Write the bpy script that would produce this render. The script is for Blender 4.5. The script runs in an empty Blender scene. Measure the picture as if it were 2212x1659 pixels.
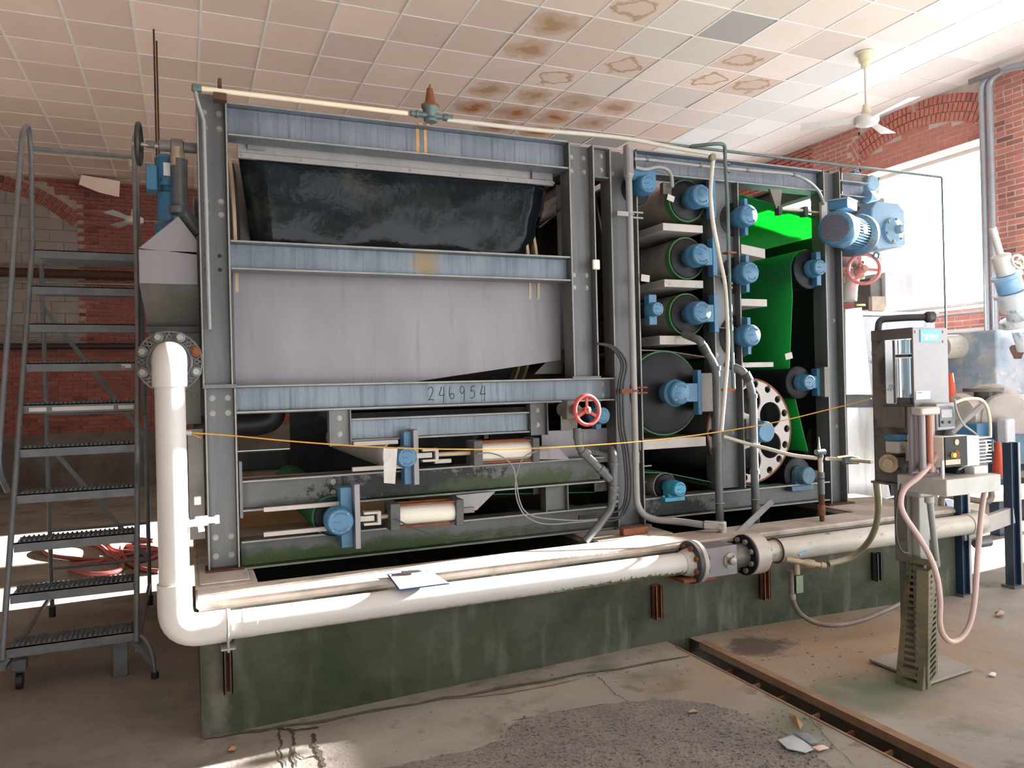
import bpy, bmesh, math, random
from mathutils import Vector, Matrix, noise
random.seed(7)
PI = math.pi
C = bpy.context.scene.collection
SC = bpy.context.scene
def V(*a): return Vector(a if len(a) > 1 else a[0])

# ------------------------------------------------------------------ camera
EYE = V(0, 0, 1.57)
FPX, CX, CY = 1650.0, 1106.0, 829.5
def cam_axes(yaw, pitch, roll):
    cy, sy = math.cos(yaw), math.sin(yaw)
    R = Matrix(((cy, -sy, 0), (0, 0, -1), (sy, cy, 0)))
    cp, sp = math.cos(pitch), math.sin(pitch)
    Rp = Matrix(((1, 0, 0), (0, cp, sp), (0, -sp, cp)))
    cr, sr = math.cos(roll), math.sin(roll)
    Rr = Matrix(((cr, -sr, 0), (sr, cr, 0), (0, 0, 1)))
    return Rr @ Rp @ R
RC = cam_axes(math.radians(23.08), math.radians(0.1), math.radians(-1.4))
cam_data = bpy.data.cameras.new('camera'); cam = bpy.data.objects.new('camera', cam_data); C.objects.link(cam)
m = Matrix((RC[0], -RC[1], -RC[2])).transposed().to_4x4(); m.translation = EYE
cam.matrix_world = m
cam_data.sensor_width = 36; cam_data.lens = FPX / 2212 * 36; cam_data.clip_start = 0.05; cam_data.clip_end = 200
SC.camera = cam
def ray(px, py): return RC.transposed() @ V((px - CX) / FPX, (py - CY) / FPX, 1)
def at(px, py, X=None, Y=None, Z=None):
    """point of the real place measured on the photograph, on the plane X=, Y= or Z="""
    d = ray(px, py)
    t = (X - EYE.x) / d.x if X is not None else (Y - EYE.y) / d.y if Y is not None else (Z - EYE.z) / d.z
    return EYE + d * t

# ------------------------------------------------------------------ light
w = bpy.data.worlds.new('World'); SC.world = w; w.use_nodes = True
nt = w.node_tree; bg = nt.nodes['Background']
WORLD_STRENGTH = 2.3
bg.inputs[0].default_value = (0.93, 0.97, 1.0, 1); bg.inputs[1].default_value = WORLD_STRENGTH
sun_d = bpy.data.lights.new('sun', 'SUN'); sun = bpy.data.objects.new('sun', sun_d); C.objects.link(sun)
sun_d.energy = 32.0; sun_d.angle = math.radians(0.8); sun_d.color = (1.0, 0.96, 0.9)
sun.rotation_euler = V(-1, -.075, -.28).to_track_quat('-Z', 'Y').to_euler(); sun.location = (20, 0, 12)
SC.view_settings.view_transform = 'Standard'; SC.view_settings.look = 'None'
SC.view_settings.gamma = 1; SC.view_settings.use_curve_mapping = False
SC.view_settings.exposure = 1.40
SC.cycles.use_denoising = True
SC.cycles.max_bounces = 8; SC.cycles.diffuse_bounces = 5; SC.cycles.caustics_reflective = False; SC.cycles.caustics_refractive = False
SC.cycles.sample_clamp_indirect = 8

# ------------------------------------------------------------------ mesh helpers
LOC = {}
class MB:
    def __init__(s): s.v = []; s.f = []
    def add(s, vs, fs):
        n = len(s.v); s.v += [Vector(v) for v in vs]; s.f += [tuple(i + n for i in f) for f in fs]; return s
    def box(s, a, b):
        x0, x1 = sorted((a[0], b[0])); y0, y1 = sorted((a[1], b[1])); z0, z1 = sorted((a[2], b[2]))
        return s.add([(x0,y0,z0),(x1,y0,z0),(x1,y1,z0),(x0,y1,z0),(x0,y0,z1),(x1,y0,z1),(x1,y1,z1),(x0,y1,z1)],
                     [(0,3,2,1),(4,5,6,7),(0,1,5,4),(1,2,6,5),(2,3,7,6),(3,0,4,7)])
    def obox(s, c, size, rot=None):
        c = Vector(c); h = Vector(size) / 2; R = rot or Matrix.Identity(3)
        vs = [c + R @ V(sx*h.x, sy*h.y, sz*h.z) for sz in (-1,1) for sy in (-1,1) for sx in (-1,1)]
        return s.add(vs, [(0,2,3,1),(4,5,7,6),(0,1,5,4),(1,3,7,5),(3,2,6,7),(2,0,4,6)])
    def bar(s, p, q, w, h, up=(0,0,1)):
        """rectangular bar from p to q, w across, h along up"""
        p = Vector(p); q = Vector(q); d = q - p; L = d.length; d = d / L
        up = Vector(up); sd = d.cross(up)
        if sd.length < 1e-4: sd = d.cross(V(0,1,0))
        sd.normalize(); u = sd.cross(d)
        R = Matrix((d, sd, u)).transposed()
        return s.obox((p + q) / 2, (L, w, h), R)
    def hexa(s, pts): return s.add(pts, [(0,3,2,1),(4,5,6,7),(0,1,5,4),(1,2,6,5),(2,3,7,6),(3,0,4,7)])
    def prism(s, poly, ext):
        n = len(poly); ext = Vector(ext); a = [Vector(p) for p in poly]; b = [p + ext for p in a]
        nrm = sum(((a[i] - a[0]).cross(a[(i+1) % n] - a[0]) for i in range(1, n)), V(0,0,0))
        fl = nrm.dot(ext) > 0
        F = [tuple(range(n))[::-1] if fl else tuple(range(n)), tuple(range(n, 2*n)) if fl else tuple(range(n, 2*n))[::-1]]
        for i in range(n):
            j = (i+1) % n; q = (i, j, n+j, n+i); F.append(q if fl else q[::-1])
        return s.add(a + b, F)
    def lathe(s, o, d, prof, n=24, caps=True):
        """prof: (t, r) along d from o"""
        o = Vector(o); d = Vector(d).normalized()
        a = d.orthogonal().normalized()
        if abs(d.z) < .9: a = d.cross(V(0,0,1)).normalized()
        b = d.cross(a); vs = []; fs = []
        for t, r in prof:
            for k in range(n):
                th = 2*PI*k/n; vs.append(o + d*t + (a*math.cos(th) + b*math.sin(th))*r)
        for i in range(len(prof)-1):
            for k in range(n):
                k2 = (k+1) % n; fs.append((i*n+k, i*n+k2, (i+1)*n+k2, (i+1)*n+k))
        if caps:
            if prof[0][1] > 1e-5: fs.append(tuple(range(n))[::-1])
            if prof[-1][1] > 1e-5: fs.append(tuple((len(prof)-1)*n + k for k in range(n)))
        return s.add(vs, fs)
    def cyl(s, p, q, r, r2=None, n=20):
        p = Vector(p); q = Vector(q); L = (q-p).length
        return s.lathe(p, q-p, [(0, r), (L, r if r2 is None else r2)], n)
    def ring(s, o, d, r0, r1, h, n=32):
        return s.lathe(o, d, [(0, r0), (0, r1), (h, r1), (h, r0), (0, r0)], n, caps=False)
    def tube(s, pts, r, n=10, caps=True):
        pts = [Vector(p) for p in pts]; k = len(pts); vs = []; fs = []
        T = [(pts[min(i+1, k-1)] - pts[max(i-1, 0)]).normalized() for i in range(k)]
        a = T[0].orthogonal().normalized()
        for i in range(k):
            a = (a - T[i]*a.dot(T[i])); a = a.normalized() if a.length > 1e-6 else T[i].orthogonal().normalized()
            b = T[i].cross(a); rr = r[i] if isinstance(r, (list, tuple)) else r
            for j in range(n):
                th = 2*PI*j/n; vs.append(pts[i] + (a*math.cos(th) + b*math.sin(th))*rr)
        for i in range(k-1):
            for j in range(n):
                j2 = (j+1) % n; fs.append((i*n+j, i*n+j2, (i+1)*n+j2, (i+1)*n+j))
        if caps: fs.append(tuple(range(n))[::-1]); fs.append(tuple((k-1)*n+j for j in range(n)))
        return s.add(vs, fs)
    def torus(s, c, d, R, r, n=32, m=8, a0=0, a1=2*PI):
        c = Vector(c); d = Vector(d).normalized(); a = d.orthogonal().normalized()
        if abs(d.z) < .9: a = d.cross(V(0,0,1)).normalized()
        b = d.cross(a)
        pts = [c + (a*math.cos(a0+(a1-a0)*i/n) + b*math.sin(a0+(a1-a0)*i/n))*R for i in range(n+1)]
        return s.tube(pts, r, m, caps=abs(a1-a0) < 6.2)
    def sphere(s, c, r, n=14, m=8, sc=(1,1,1)):
        c = Vector(c); prof = []; vs = []; fs = []
        for i in range(m+1):
            ph = PI*i/m
            for k in range(n):
                th = 2*PI*k/n; vs.append(c + V(r*sc[0]*math.sin(ph)*math.cos(th), r*sc[1]*math.sin(ph)*math.sin(th), r*sc[2]*math.cos(ph)))
        for i in range(m):
            for k in range(n):
                k2 = (k+1) % n; fs.append((i*n+k, (i+1)*n+k, (i+1)*n+k2, i*n+k2))
        return s.add(vs, fs)
    def plate_holes(s, poly, ext, holes): ...
    def channel(s, p, q, h, w, t, up=(0,0,1), face=(0,-1,0), ibeam=False):
        """steel section from p to q: centre line of web, height h along up, flanges w long towards face (ibeam: both sides)"""
        p = Vector(p); q = Vector(q); up = Vector(up).normalized(); fc = Vector(face).normalized()
        def slab(c0, c1, a, ha, b, hb):
            vs = []
            for c in (c0, c1):
                for sa, sb in ((-1,-1),(1,-1),(1,1),(-1,1)): vs.append(c + a*sa*ha + b*sb*hb)
            s.add(vs, [(0,1,2,3),(7,6,5,4),(0,4,5,1),(1,5,6,2),(2,6,7,3),(3,7,4,0)])
        off = 0 if ibeam else w/2
        slab(p, q, up, h/2 - t, fc, t/2)
        for sg in (-1, 1):
            o = up*(sg*(h/2 - t/2)) + fc*(off - (0 if ibeam else t/2))
            slab(p + o, q + o, up, t/2, fc, w/2)
        return s
    def build(s, name, mat, parent=None, bevel=0, smooth=True, kind=None, label=None, seg=1):
        vs = s.v
        if parent is not None: o0 = LOC[parent.name]
        else:
            xs = [v.x for v in vs]; ys = [v.y for v in vs]; zs = [v.z for v in vs]
            o0 = V((min(xs)+max(xs))/2, (min(ys)+max(ys))/2, min(zs))
        me = bpy.data.meshes.new(name)
        me.from_pydata([tuple(v - o0) for v in vs], [], s.f); me.update()
        bm = bmesh.new(); bm.from_mesh(me); bmesh.ops.recalc_face_normals(bm, faces=bm.faces); bm.to_mesh(me); bm.free()
        if smooth:
            me.polygons.foreach_set('use_smooth', [True]*len(me.polygons)); me.set_sharp_from_angle(angle=math.radians(38))
        me.materials.append(mat)
        ob = bpy.data.objects.new(name, me); C.objects.link(ob)
        if parent is not None: ob.parent = parent
        else: ob.location = o0
        LOC[ob.name] = Vector(o0)
        if bevel:
            b = ob.modifiers.new('bevel', 'BEVEL'); b.width = bevel; b.segments = seg; b.limit_method = 'ANGLE'; b.angle_limit = math.radians(50)
        if kind: ob['kind'] = kind
        if label: ob['label'] = label
        return ob
def thing(name, loc, label, cat, group=None):
    o = bpy.data.objects.new(name, None); C.objects.link(o); o.location = loc; o.empty_display_size = .1
    LOC[o.name] = Vector(loc); return tag(o, label, cat, group)
def tag(o, label, cat, group=None):
    o['label'] = label; o['category'] = cat
    if group: o['group'] = group
    return o
def spl(pts, k=8):
    """catmull-rom through pts"""
    P = [Vector(p) for p in pts]; P = [P[0]*2 - P[1]] + P + [P[-1]*2 - P[-2]]; out = []
    for i in range(1, len(P)-2):
        for j in range(k):
            t = j/k; a, b, c, d = P[i-1:i+3]
            out.append(.5*((2*b) + (-a+c)*t + (2*a-5*b+4*c-d)*t*t + (-a+3*b-3*c+d)*t**3))
    out.append(P[-2]); return out
def bend(pts, r, k=6):
    """polyline with rounded corners"""
    P = [Vector(p) for p in pts]; out = [P[0]]
    for i in range(1, len(P)-1):
        a = (P[i-1]-P[i]); b = (P[i+1]-P[i]); rr = min(r, a.length*.49, b.length*.49)
        p0 = P[i] + a.normalized()*rr; p1 = P[i] + b.normalized()*rr
        for j in range(k+1):
            t = j/k; out.append(p0*(1-t)**2 + P[i]*2*t*(1-t) + p1*t*t)
    out.append(P[-1]); return out

# ------------------------------------------------------------------ materials
def mat(name, c1, c2=None, scale=4, lo=.35, hi=.65, rough=.5, metal=0, bump=0, bscale=40, stretch=(1,1,1), detail=6,
        c3=None, s3=2, lo3=.55, hi3=.7, st3=(1,1,1), spec=.5, trans=0, alpha=1, coat=0, translucent=None):
    m = bpy.data.materials.new(name); m.use_nodes = True; N = m.node_tree.nodes; L = m.node_tree.links
    b = N['Principled BSDF']; b.inputs['Roughness'].default_value = rough; b.inputs['Metallic'].default_value = metal
    b.inputs['Specular IOR Level'].default_value = spec
    if trans: b.inputs['Transmission Weight'].default_value = trans
    if coat: b.inputs['Coat Weight'].default_value = coat; b.inputs['Coat Roughness'].default_value = .08
    b.inputs['Base Color'].default_value = (*c1, 1)
    geo = N.new('ShaderNodeNewGeometry')
    def noisemask(sc, st, lo_, hi_, det=detail, ro=.6):
        mp = N.new('ShaderNodeMapping'); mp.inputs['Scale'].default_value = st; L.new(geo.outputs['Position'], mp.inputs[0])
        n = N.new('ShaderNodeTexNoise'); n.inputs['Scale'].default_value = sc; n.inputs['Detail'].default_value = det; n.inputs['Roughness'].default_value = ro
        L.new(mp.outputs[0], n.inputs['Vector'])
        r = N.new('ShaderNodeMapRange'); r.inputs[1].default_value = lo_; r.inputs[2].default_value = hi_; L.new(n.outputs[0], r.inputs[0])
        return r.outputs[0]
    col = None
    if c2 is not None:
        mx = N.new('ShaderNodeMix'); mx.data_type = 'RGBA'; L.new(noisemask(scale, stretch, lo, hi), mx.inputs[0])
        mx.inputs[6].default_value = (*c1, 1); mx.inputs[7].default_value = (*c2, 1); col = mx.outputs[2]
    if c3 is not None:
        mx = N.new('ShaderNodeMix'); mx.data_type = 'RGBA'; L.new(noisemask(s3, st3, lo3, hi3, 8, .7), mx.inputs[0])
        if col: L.new(col, mx.inputs[6])
        else: mx.inputs[6].default_value = (*c1, 1)
        mx.inputs[7].default_value = (*c3, 1); col = mx.outputs[2]
    if col: L.new(col, b.inputs['Base Color'])
    if bump:
        n = N.new('ShaderNodeTexNoise'); n.inputs['Scale'].default_value = bscale; n.inputs['Detail'].default_value = 5
        L.new(geo.outputs['Position'], n.inputs['Vector'])
        bp = N.new('ShaderNodeBump'); bp.inputs['Strength'].default_value = bump; bp.inputs['Distance'].default_value = .01
        L.new(n.outputs[0], bp.inputs['Height']); L.new(bp.outputs[0], b.inputs['Normal'])
    m['col'] = 0
    return m
def nodes(m): return m.node_tree.nodes, m.node_tree.links, m.node_tree.nodes['Principled BSDF']
GALV = mat('galvanised_steel', (0.090,0.096,0.102), (0.138,0.140,0.145), 6, .3, .7, .42, .3, .12, 60, (1,1,.25), c3=(0.063,0.066,0.072), s3=4, lo3=.5, hi3=.75, st3=(3,3,.2))
GALV_B = mat('galvanised_beam', (0.111,0.133,0.166), (0.207,0.234,0.278), 5, .3, .7, .42, .35, .15, 60, (1,1,.4), c3=(0.091,0.111,0.143), s3=5, lo3=.5, hi3=.66, st3=(11,3,.35))
GALV_M = mat('mossy_steel', (0.087,0.088,0.088), (0.128,0.128,0.128), 6, .3, .7, .5, .25, .2, 60, (.5,1,.8), c3=(0.032,0.044,0.022), s3=2.6, lo3=.56, hi3=.72, st3=(.6,1,2.2))
SS = mat('stainless_sheet', (0.185,0.168,0.186), (0.240,0.218,0.239), 4, .3, .7, .42, .3, .05, 30, (1,1,.3), c3=(0.151,0.138,0.150), s3=3, st3=(4,4,.4), lo3=.55, hi3=.75)
SSL = mat('light_stainless_strip', (.27,.25,.25), (.34,.315,.315), 6, .3, .7, .45, .2, .05, 30, (1,1,.3), c3=(.22,.20,.20), s3=6, st3=(6,4,.4), lo3=.55, hi3=.75)
SSD = mat('dirty_stainless', (0.111,0.101,0.094), (0.163,0.153,0.143), 5, .3, .7, .5, .3, .1, 40, c3=(0.052,0.039,0.033), s3=4)
PANW = mat('pan_whitish', (0.358,0.325,0.305), (0.442,0.416,0.403), 6, .3, .7, .5, .1, .1, 40, c3=(0.130,0.169,0.052), s3=7, lo3=.6, hi3=.72)
BLUE = mat('blue_paint', (0.033,0.126,0.236), (0.049,0.161,0.288), 8, .3, .7, .38, 0, .15, 30, c3=(0.044,0.068,0.083), s3=14, lo3=.60, hi3=.70)
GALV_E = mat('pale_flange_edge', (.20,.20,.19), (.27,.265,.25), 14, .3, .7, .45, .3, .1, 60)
BLUED = mat('dirty_blue_paint', (0.035,0.105,0.168), (0.063,0.175,0.266), 10, .3, .7, .5, 0, .2, 40, c3=(0.070,0.070,0.063), s3=12, lo3=.52, hi3=.64)
BLUEP = mat('pale_blue_paint', (0.132,0.252,0.372), (0.210,0.330,0.432), 5, .3, .7, .4, 0, .1, 40, c3=(0.252,0.216,0.198), s3=7, lo3=.58, hi3=.66)
BLKROLL = mat('black_roll_end', (0.005,0.005,0.008), (0.009,0.010,0.016), 5, .3, .7, .42, 0, .1, 50, spec=.22)
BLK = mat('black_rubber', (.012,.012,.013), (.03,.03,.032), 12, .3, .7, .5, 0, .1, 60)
COVER = mat('glossy_black_sheet', (.007,.009,.012), (.014,.017,.020), 3, .45, .75, .11, 0, .2, 14, spec=.13, c3=(.035,.04,.022), s3=2.3, lo3=.58, hi3=.74)  # greenish blotches in the colour stand for mirrored trees
GREEN = mat('green_belt', (.012,.12,.05), (.02,.17,.07), 4, .3, .7, .65, 0, .3, 300, c3=(.02,.05,.025), s3=6, lo3=.6, hi3=.75)
GREENL = mat('green_belt_edge', (.03,.13,.04), (.045,.18,.055), 8, .3, .7, .65, c3=(.10,.12,.08), s3=9, lo3=.55, hi3=.7)
BELTB = mat('brown_belt', (0.195,0.161,0.143), (0.270,0.232,0.210), 6, .3, .7, .75, 0, .2, 200, c3=(0.120,0.090,0.075), s3=4)
PVC = mat('white_pvc', (0.522,0.498,0.490), (0.577,0.553,0.545), 5, .3, .7, .35, 0, .03, 30, c3=(0.332,0.276,0.229), s3=9, lo3=.66, hi3=.8, st3=(.5,1,1))
PVCD = mat('weathered_pvc', (0.481,0.455,0.416), (0.403,0.364,0.312), 6, .35, .7, .42, 0, .05, 30, c3=(0.104,0.111,0.058), s3=16, lo3=.6, hi3=.68, st3=(.6,1,2))
GPVC = mat('grey_pvc', (0.060,0.066,0.072), (0.096,0.102,0.108), 6, .3, .7, .38, 0, .05, 40, c3=(0.144,0.144,0.132), s3=8, lo3=.6, hi3=.75)
CONDUIT = mat('grey_conduit', (0.221,0.221,0.221), (0.273,0.273,0.273), 8, .3, .7, .4, .1, c3=(0.169,0.143,0.124), s3=6, lo3=.6, hi3=.8)
HOSEW = mat('cream_hose', (0.462,0.434,0.364), (0.504,0.483,0.434), 8, .3, .7, .4)
PIPET = mat('teal_grey_pipe', (.065,.10,.10), (.10,.145,.14), 8, .3, .7, .45, .2, c3=(.15,.17,.16), s3=10)
RUST = mat('rusty_iron', (.13,.04,.02), (.22,.075,.03), 14, .3, .7, .85, 0, .5, 60, c3=(.05,.03,.025), s3=12)
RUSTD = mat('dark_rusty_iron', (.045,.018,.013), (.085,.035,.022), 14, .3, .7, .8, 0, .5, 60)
RED = mat('red_paint', (0.440,0.036,0.032), (0.496,0.072,0.064), 12, .3, .7, .4, 0, .1, 50, c3=(0.200,0.080,0.064), s3=20, lo3=.66, hi3=.72)
REDH = mat('red_hose', (0.315,0.075,0.068), (0.375,0.112,0.098), 8, .3, .7, .55)
PINKH = mat('pale_pink_hose', (0.434,0.294,0.280), (0.490,0.364,0.350), 8, .3, .7, .35)
OLIVE = mat('olive_hose', (.20,.20,.12), (.28,.27,.18), 8, .3, .7, .45)
BOLT = mat('bolt_metal', (0.256,0.240,0.224), (0.336,0.304,0.264), 30, .3, .7, .45, .5)
DARKM = mat('dark_metal', (.035,.037,.042), (.07,.07,.075), 10, .3, .7, .5, .2, .2, 40, c3=(.11,.05,.03), s3=14, lo3=.6, hi3=.7)
FIBER = mat('cream_cylinder', (0.555,0.525,0.465), (0.600,0.578,0.532), 4, .3, .7, .3, c3=(0.465,0.270,0.105), s3=9, lo3=.7, hi3=.78, st3=(4,1,.3))
BRONZE = mat('aged_brass', (.30,.24,.16), (.42,.34,.24), 20, .3, .7, .45, .4, .2, 60)
YEL = mat('yellow_rope', (.50,.26,.03), (.58,.32,.05), 40, .3, .7, .6)
YELP = mat('yellow_handle', (.75,.50,.08), None, rough=.5)
WHITE = mat('white_paint', (0.680,0.680,0.671), (0.629,0.620,0.603), 6, .3, .7, .4)
PAPER = mat('white_paper', (.9,.9,.9), None, rough=.8)
NAVY = mat('navy_edge', (.02,.05,.12), None, rough=.4)
INK = mat('black_ink', (.01,.01,.012), None, rough=.7)
EMB = mat('dark_blue_lettering', (.03,.10,.20), None, rough=.5)
CREAM = mat('cream_plastic', (.72,.66,.45), (.78,.72,.53), 8, .3, .7, .4)
TAN = mat('orange_tan_board', (.72,.40,.19), (.82,.50,.26), 5, .3, .7, .7)
GLASSB = mat('blue_clear_tube', (.55,.75,.9), None, rough=.1, trans=.6)
FLOORC = None

def add_stain_or_shade(m, c, rad, scale, lo, hi, colr, soft=.5):
    """stain, or shade painted in, with its own place and shape: noise broken patch inside an ellipsoid round c"""
    N, L, b = nodes(m); prev = b.inputs['Base Color'].links[0].from_socket
    geo = N.new('ShaderNodeNewGeometry'); mp = N.new('ShaderNodeMapping'); mp.vector_type = 'POINT'
    mp.inputs['Location'].default_value = tuple(-a/r_ for a, r_ in zip(c, rad)); mp.inputs['Scale'].default_value = tuple(1/r_ for r_ in rad)
    L.new(geo.outputs['Position'], mp.inputs[0]); ln = N.new('ShaderNodeVectorMath'); ln.operation = 'LENGTH'; L.new(mp.outputs[0], ln.inputs[0])
    n = N.new('ShaderNodeTexNoise'); n.inputs['Scale'].default_value = scale; n.inputs['Detail'].default_value = 9; n.inputs['Roughness'].default_value = .7; L.new(geo.outputs['Position'], n.inputs['Vector'])
    f = N.new('ShaderNodeMath'); f.operation = 'MULTIPLY_ADD'; f.inputs[1].default_value = -soft; L.new(ln.outputs['Value'], f.inputs[0]); L.new(n.outputs[0], f.inputs[2])
    r_ = N.new('ShaderNodeMapRange'); r_.inputs[1].default_value = lo; r_.inputs[2].default_value = hi; L.new(f.outputs[0], r_.inputs[0])
    mx = N.new('ShaderNodeMix'); mx.data_type = 'RGBA'; L.new(r_.outputs[0], mx.inputs[0]); L.new(prev, mx.inputs[6]); mx.inputs[7].default_value = (*colr, 1); L.new(mx.outputs[2], b.inputs['Base Color'])
add_stain_or_shade(GALV_M, (1.25, 4.3, 1.0), (.55, 2, .10), 22, .18, .26, (.008,.008,.007), .3)
add_stain_or_shade(GALV_M, (1.9, 4.3, .97), (.6, 2, .06), 9, .12, .35, (.035,.055,.015), .3)
add_stain_or_shade(GALV_M, (.8, 4.3, .655), (1.1, 2, .05), 8, .10, .32, (.030,.055,.010), .3)
add_stain_or_shade(GALV_M, (3.05, 4.3, .70), (.30, 2, .09), 14, .18, .30, (.010,.014,.008), .3)
add_stain_or_shade(GALV_M, (.16, 4.3, .70), (.10, 2, .12), 12, .15, .35, (.025,.035,.012), .3)
add_stain_or_shade(PVC, (2.25, 3.62, .465), (.55, .2, .03), 60, .20, .25, (.10,.11,.05), .3)
add_stain_or_shade(PVC, (1.5, 3.62, .46), (1.3, .2, .02), 30, .20, .35, (.36,.28,.20), .3)
add_stain_or_shade(GALV_B, (1.32, 4.3, 2.3), (.12, 2, .14), 6, .10, .5, (.24,.16,.08), .4)
# ================================================================== SETTING
def struct(mb, name, mat, parent=None, **k):
    o = mb.build(name, mat, parent, **k)
    if parent is None: o['kind'] = 'structure'
    return o
def sempty(name, loc):
    o = bpy.data.objects.new(name, None); C.objects.link(o); o.location = loc; o.empty_display_size = .1
    LOC[o.name] = Vector(loc); o['kind'] = 'structure'; return o
def fz(x, y=0):
    """height of the slightly dished concrete floor"""
    k = [(-9, 0), (0, 0), (1.1, .025), (2.4, .055), (3.0, .055), (4.4, .025), (5.2, 0), (12, 0)]
    for (a, za), (b, zb) in zip(k, k[1:]):
        if a <= x <= b: return za + (zb-za)*(x-a)/(b-a)
    return 0
# --- floor
CONC = mat('concrete_floor', (.235,.21,.185), (.33,.305,.275), 1.3, .35, .65, .75, 0, .25, 50, c3=(.12,.09,.07), s3=1.1, lo3=.54, hi3=.72)
def floor_material(m):
    N, L, b = nodes(m)
    prev = b.inputs['Base Color'].links[0].from_socket
    geo = N.new('ShaderNodeNewGeometry')
    for (scale, lo, hi, colr) in ((2.4, .56, .70, (.09,.11,.06)), (9, .60, .72, (.12,.10,.08)), (70, .66, .72, (.05,.045,.035))):
        n = N.new('ShaderNodeTexNoise'); n.inputs['Scale'].default_value = scale; n.inputs['Detail'].default_value = 7
        mp = N.new('ShaderNodeMapping'); mp.inputs['Location'].default_value = (scale, 3, 1); L.new(geo.outputs['Position'], mp.inputs[0]); L.new(mp.outputs[0], n.inputs['Vector'])
        r = N.new('ShaderNodeMapRange'); r.inputs[1].default_value = lo; r.inputs[2].default_value = hi; r.inputs[4].default_value = .7; L.new(n.outputs[0], r.inputs[0])
        mx = N.new('ShaderNodeMix'); mx.data_type = 'RGBA'; L.new(r.outputs[0], mx.inputs[0]); L.new(prev, mx.inputs[6]); mx.inputs[7].default_value = (*colr, 1); prev = mx.outputs[2]
    L.new(prev, b.inputs['Base Color'])
floor_material(CONC)
add_stain_or_shade(CONC, (3.5, 3.2, .05), (1.1, .8, .5), 3, -.05, .5, (.30,.20,.125), .4)
add_stain_or_shade(CONC, (2.95, 3.45, .05), (.22, .16, .5), 9, .05, .25, (.10,.075,.06), .4)
add_stain_or_shade(CONC, (3.05, 2.75, .05), (.45, .16, .5), 4, -.05, .4, (.12,.14,.09), .4)
add_stain_or_shade(CONC, (-1.6, 4.6, 0), (2.2, 2.2, 1), 2, -.2, .5, (.17,.145,.13), .5)  # dimmer left end of the floor: shade put into the concrete colour
add_stain_or_shade(CONC, (1.9, 2.6, .03), (1.2, .18, .5), 3, -.05, .5, (.15,.17,.12), .4)
ASPH = mat('rough_worn_concrete', (.165,.15,.14), (.25,.23,.215), 5, .3, .7, .9, 0, 1.0, 90, c3=(.10,.09,.08), s3=60, lo3=.5, hi3=.62, detail=10)
def grid(x0, x1, y0, y1, nx, ny, zf):
    m = MB(); vs = []; fs = []
    for j in range(ny+1):
        for i in range(nx+1):
            x = x0 + (x1-x0)*i/nx; y = y0 + (y1-y0)*j/ny; vs.append((x, y, zf(x, y)))
    for j in range(ny):
        for i in range(nx): a = j*(nx+1)+i; fs.append((a, a+1, a+nx+2, a+nx+1))
    return m.add(vs, fs)
TX0, TX1 = 2.545, 2.70            # drain trench
fl = sempty('floor', (0, 0, 0))
grid(-7, TX0, -2, 15, 40, 4, fz).build('slab', CONC, fl)
grid(TX1, 12, -2, 15, 40, 4, fz).build('slab', CONC, fl)
grid(TX0, TX1, 3.85, 15, 2, 4, fz).build('slab', CONC, fl)
TR = mat('trench_concrete', (.035,.028,.022), (.07,.055,.04), 8, .3, .7, .9, 0, .4, 40)
t = MB(); t.box((TX0, -2, -.25), (TX1, 3.85, -.20)); t.box((TX0-.04, -2, -.25), (TX0, 3.85, fz(TX0)-.002)); t.box((TX1, -2, -.25), (TX1+.04, 3.85, fz(TX1)-.002))
t.build('drain_trench', TR, fl, smooth=False)
EDG = mat('rust_brown_angle', (.20,.12,.07), (.30,.19,.12), 10, .3, .7, .8, 0, .4, 50)
e = MB(); e.box((TX1, -2, .03), (TX1+.045, 3.66, fz(TX1)+.006)).box((TX1-.004, -2, .022), (TX1, 3.66, fz(TX1)+.006)).build('trench_angle', EDG, fl)
e = MB(); e.box((TX0-.012, -2, .0), (TX0, 3.66, fz(TX0)+.004)).build('trench_angle', EDG, fl)
for k, (px, py) in enumerate([(1585,1446),(1645,1476),(1700,1503),(1775,1541),(1845,1580),(1930,1622)]):
    p = at(px, py, Z=-.0); y = p.y
    MB().bar((TX0, y, -.02), (TX1, y+.015, -.015), .012, .022).build('trench_bar', EDG if k % 2 else RUST, fl)
# worn patch in the slab, with its own rim
poly = [(700,1659),(860,1640),(1010,1612),(1090,1590),(1105,1560),(1140,1545),(1250,1530),(1330,1520),(1450,1512),(1530,1524),(1600,1543),(1650,1572),(1700,1605),(1760,1630),(1800,1665),(1830,1800),(600,1800)]
PP = [at(x, y, Z=.045) for x, y in poly]
def jag(P, n=5, a=.012):
    out = []
    for i in range(len(P)):
        p, q = P[i], P[(i+1) % len(P)]
        for j in range(n):
            v = p + (q-p)*(j/n); out.append(V(v.x + random.uniform(-a, a), v.y + random.uniform(-a, a), 0))
    return out
J = jag(PP); m = MB(); top = [V(p.x, p.y, fz(p.x)+.004) for p in J]
cen = sum(top, V(0,0,0))/len(top); cen.z = fz(cen.x)+.006
n = len(top); m.add(top + [cen] + [V(p.x, p.y, fz(p.x)-.01) for p in J], [(i, (i+1) % n, n) for i in range(n)] + [(i, n+1+i, n+1+(i+1) % n, (i+1) % n) for i in range(n)])
m.build('worn_patch', ASPH, fl, smooth=False)
CRK = mat('crack_dirt', (.035,.028,.022), (.06,.05,.04), 30, rough=1)
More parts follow.
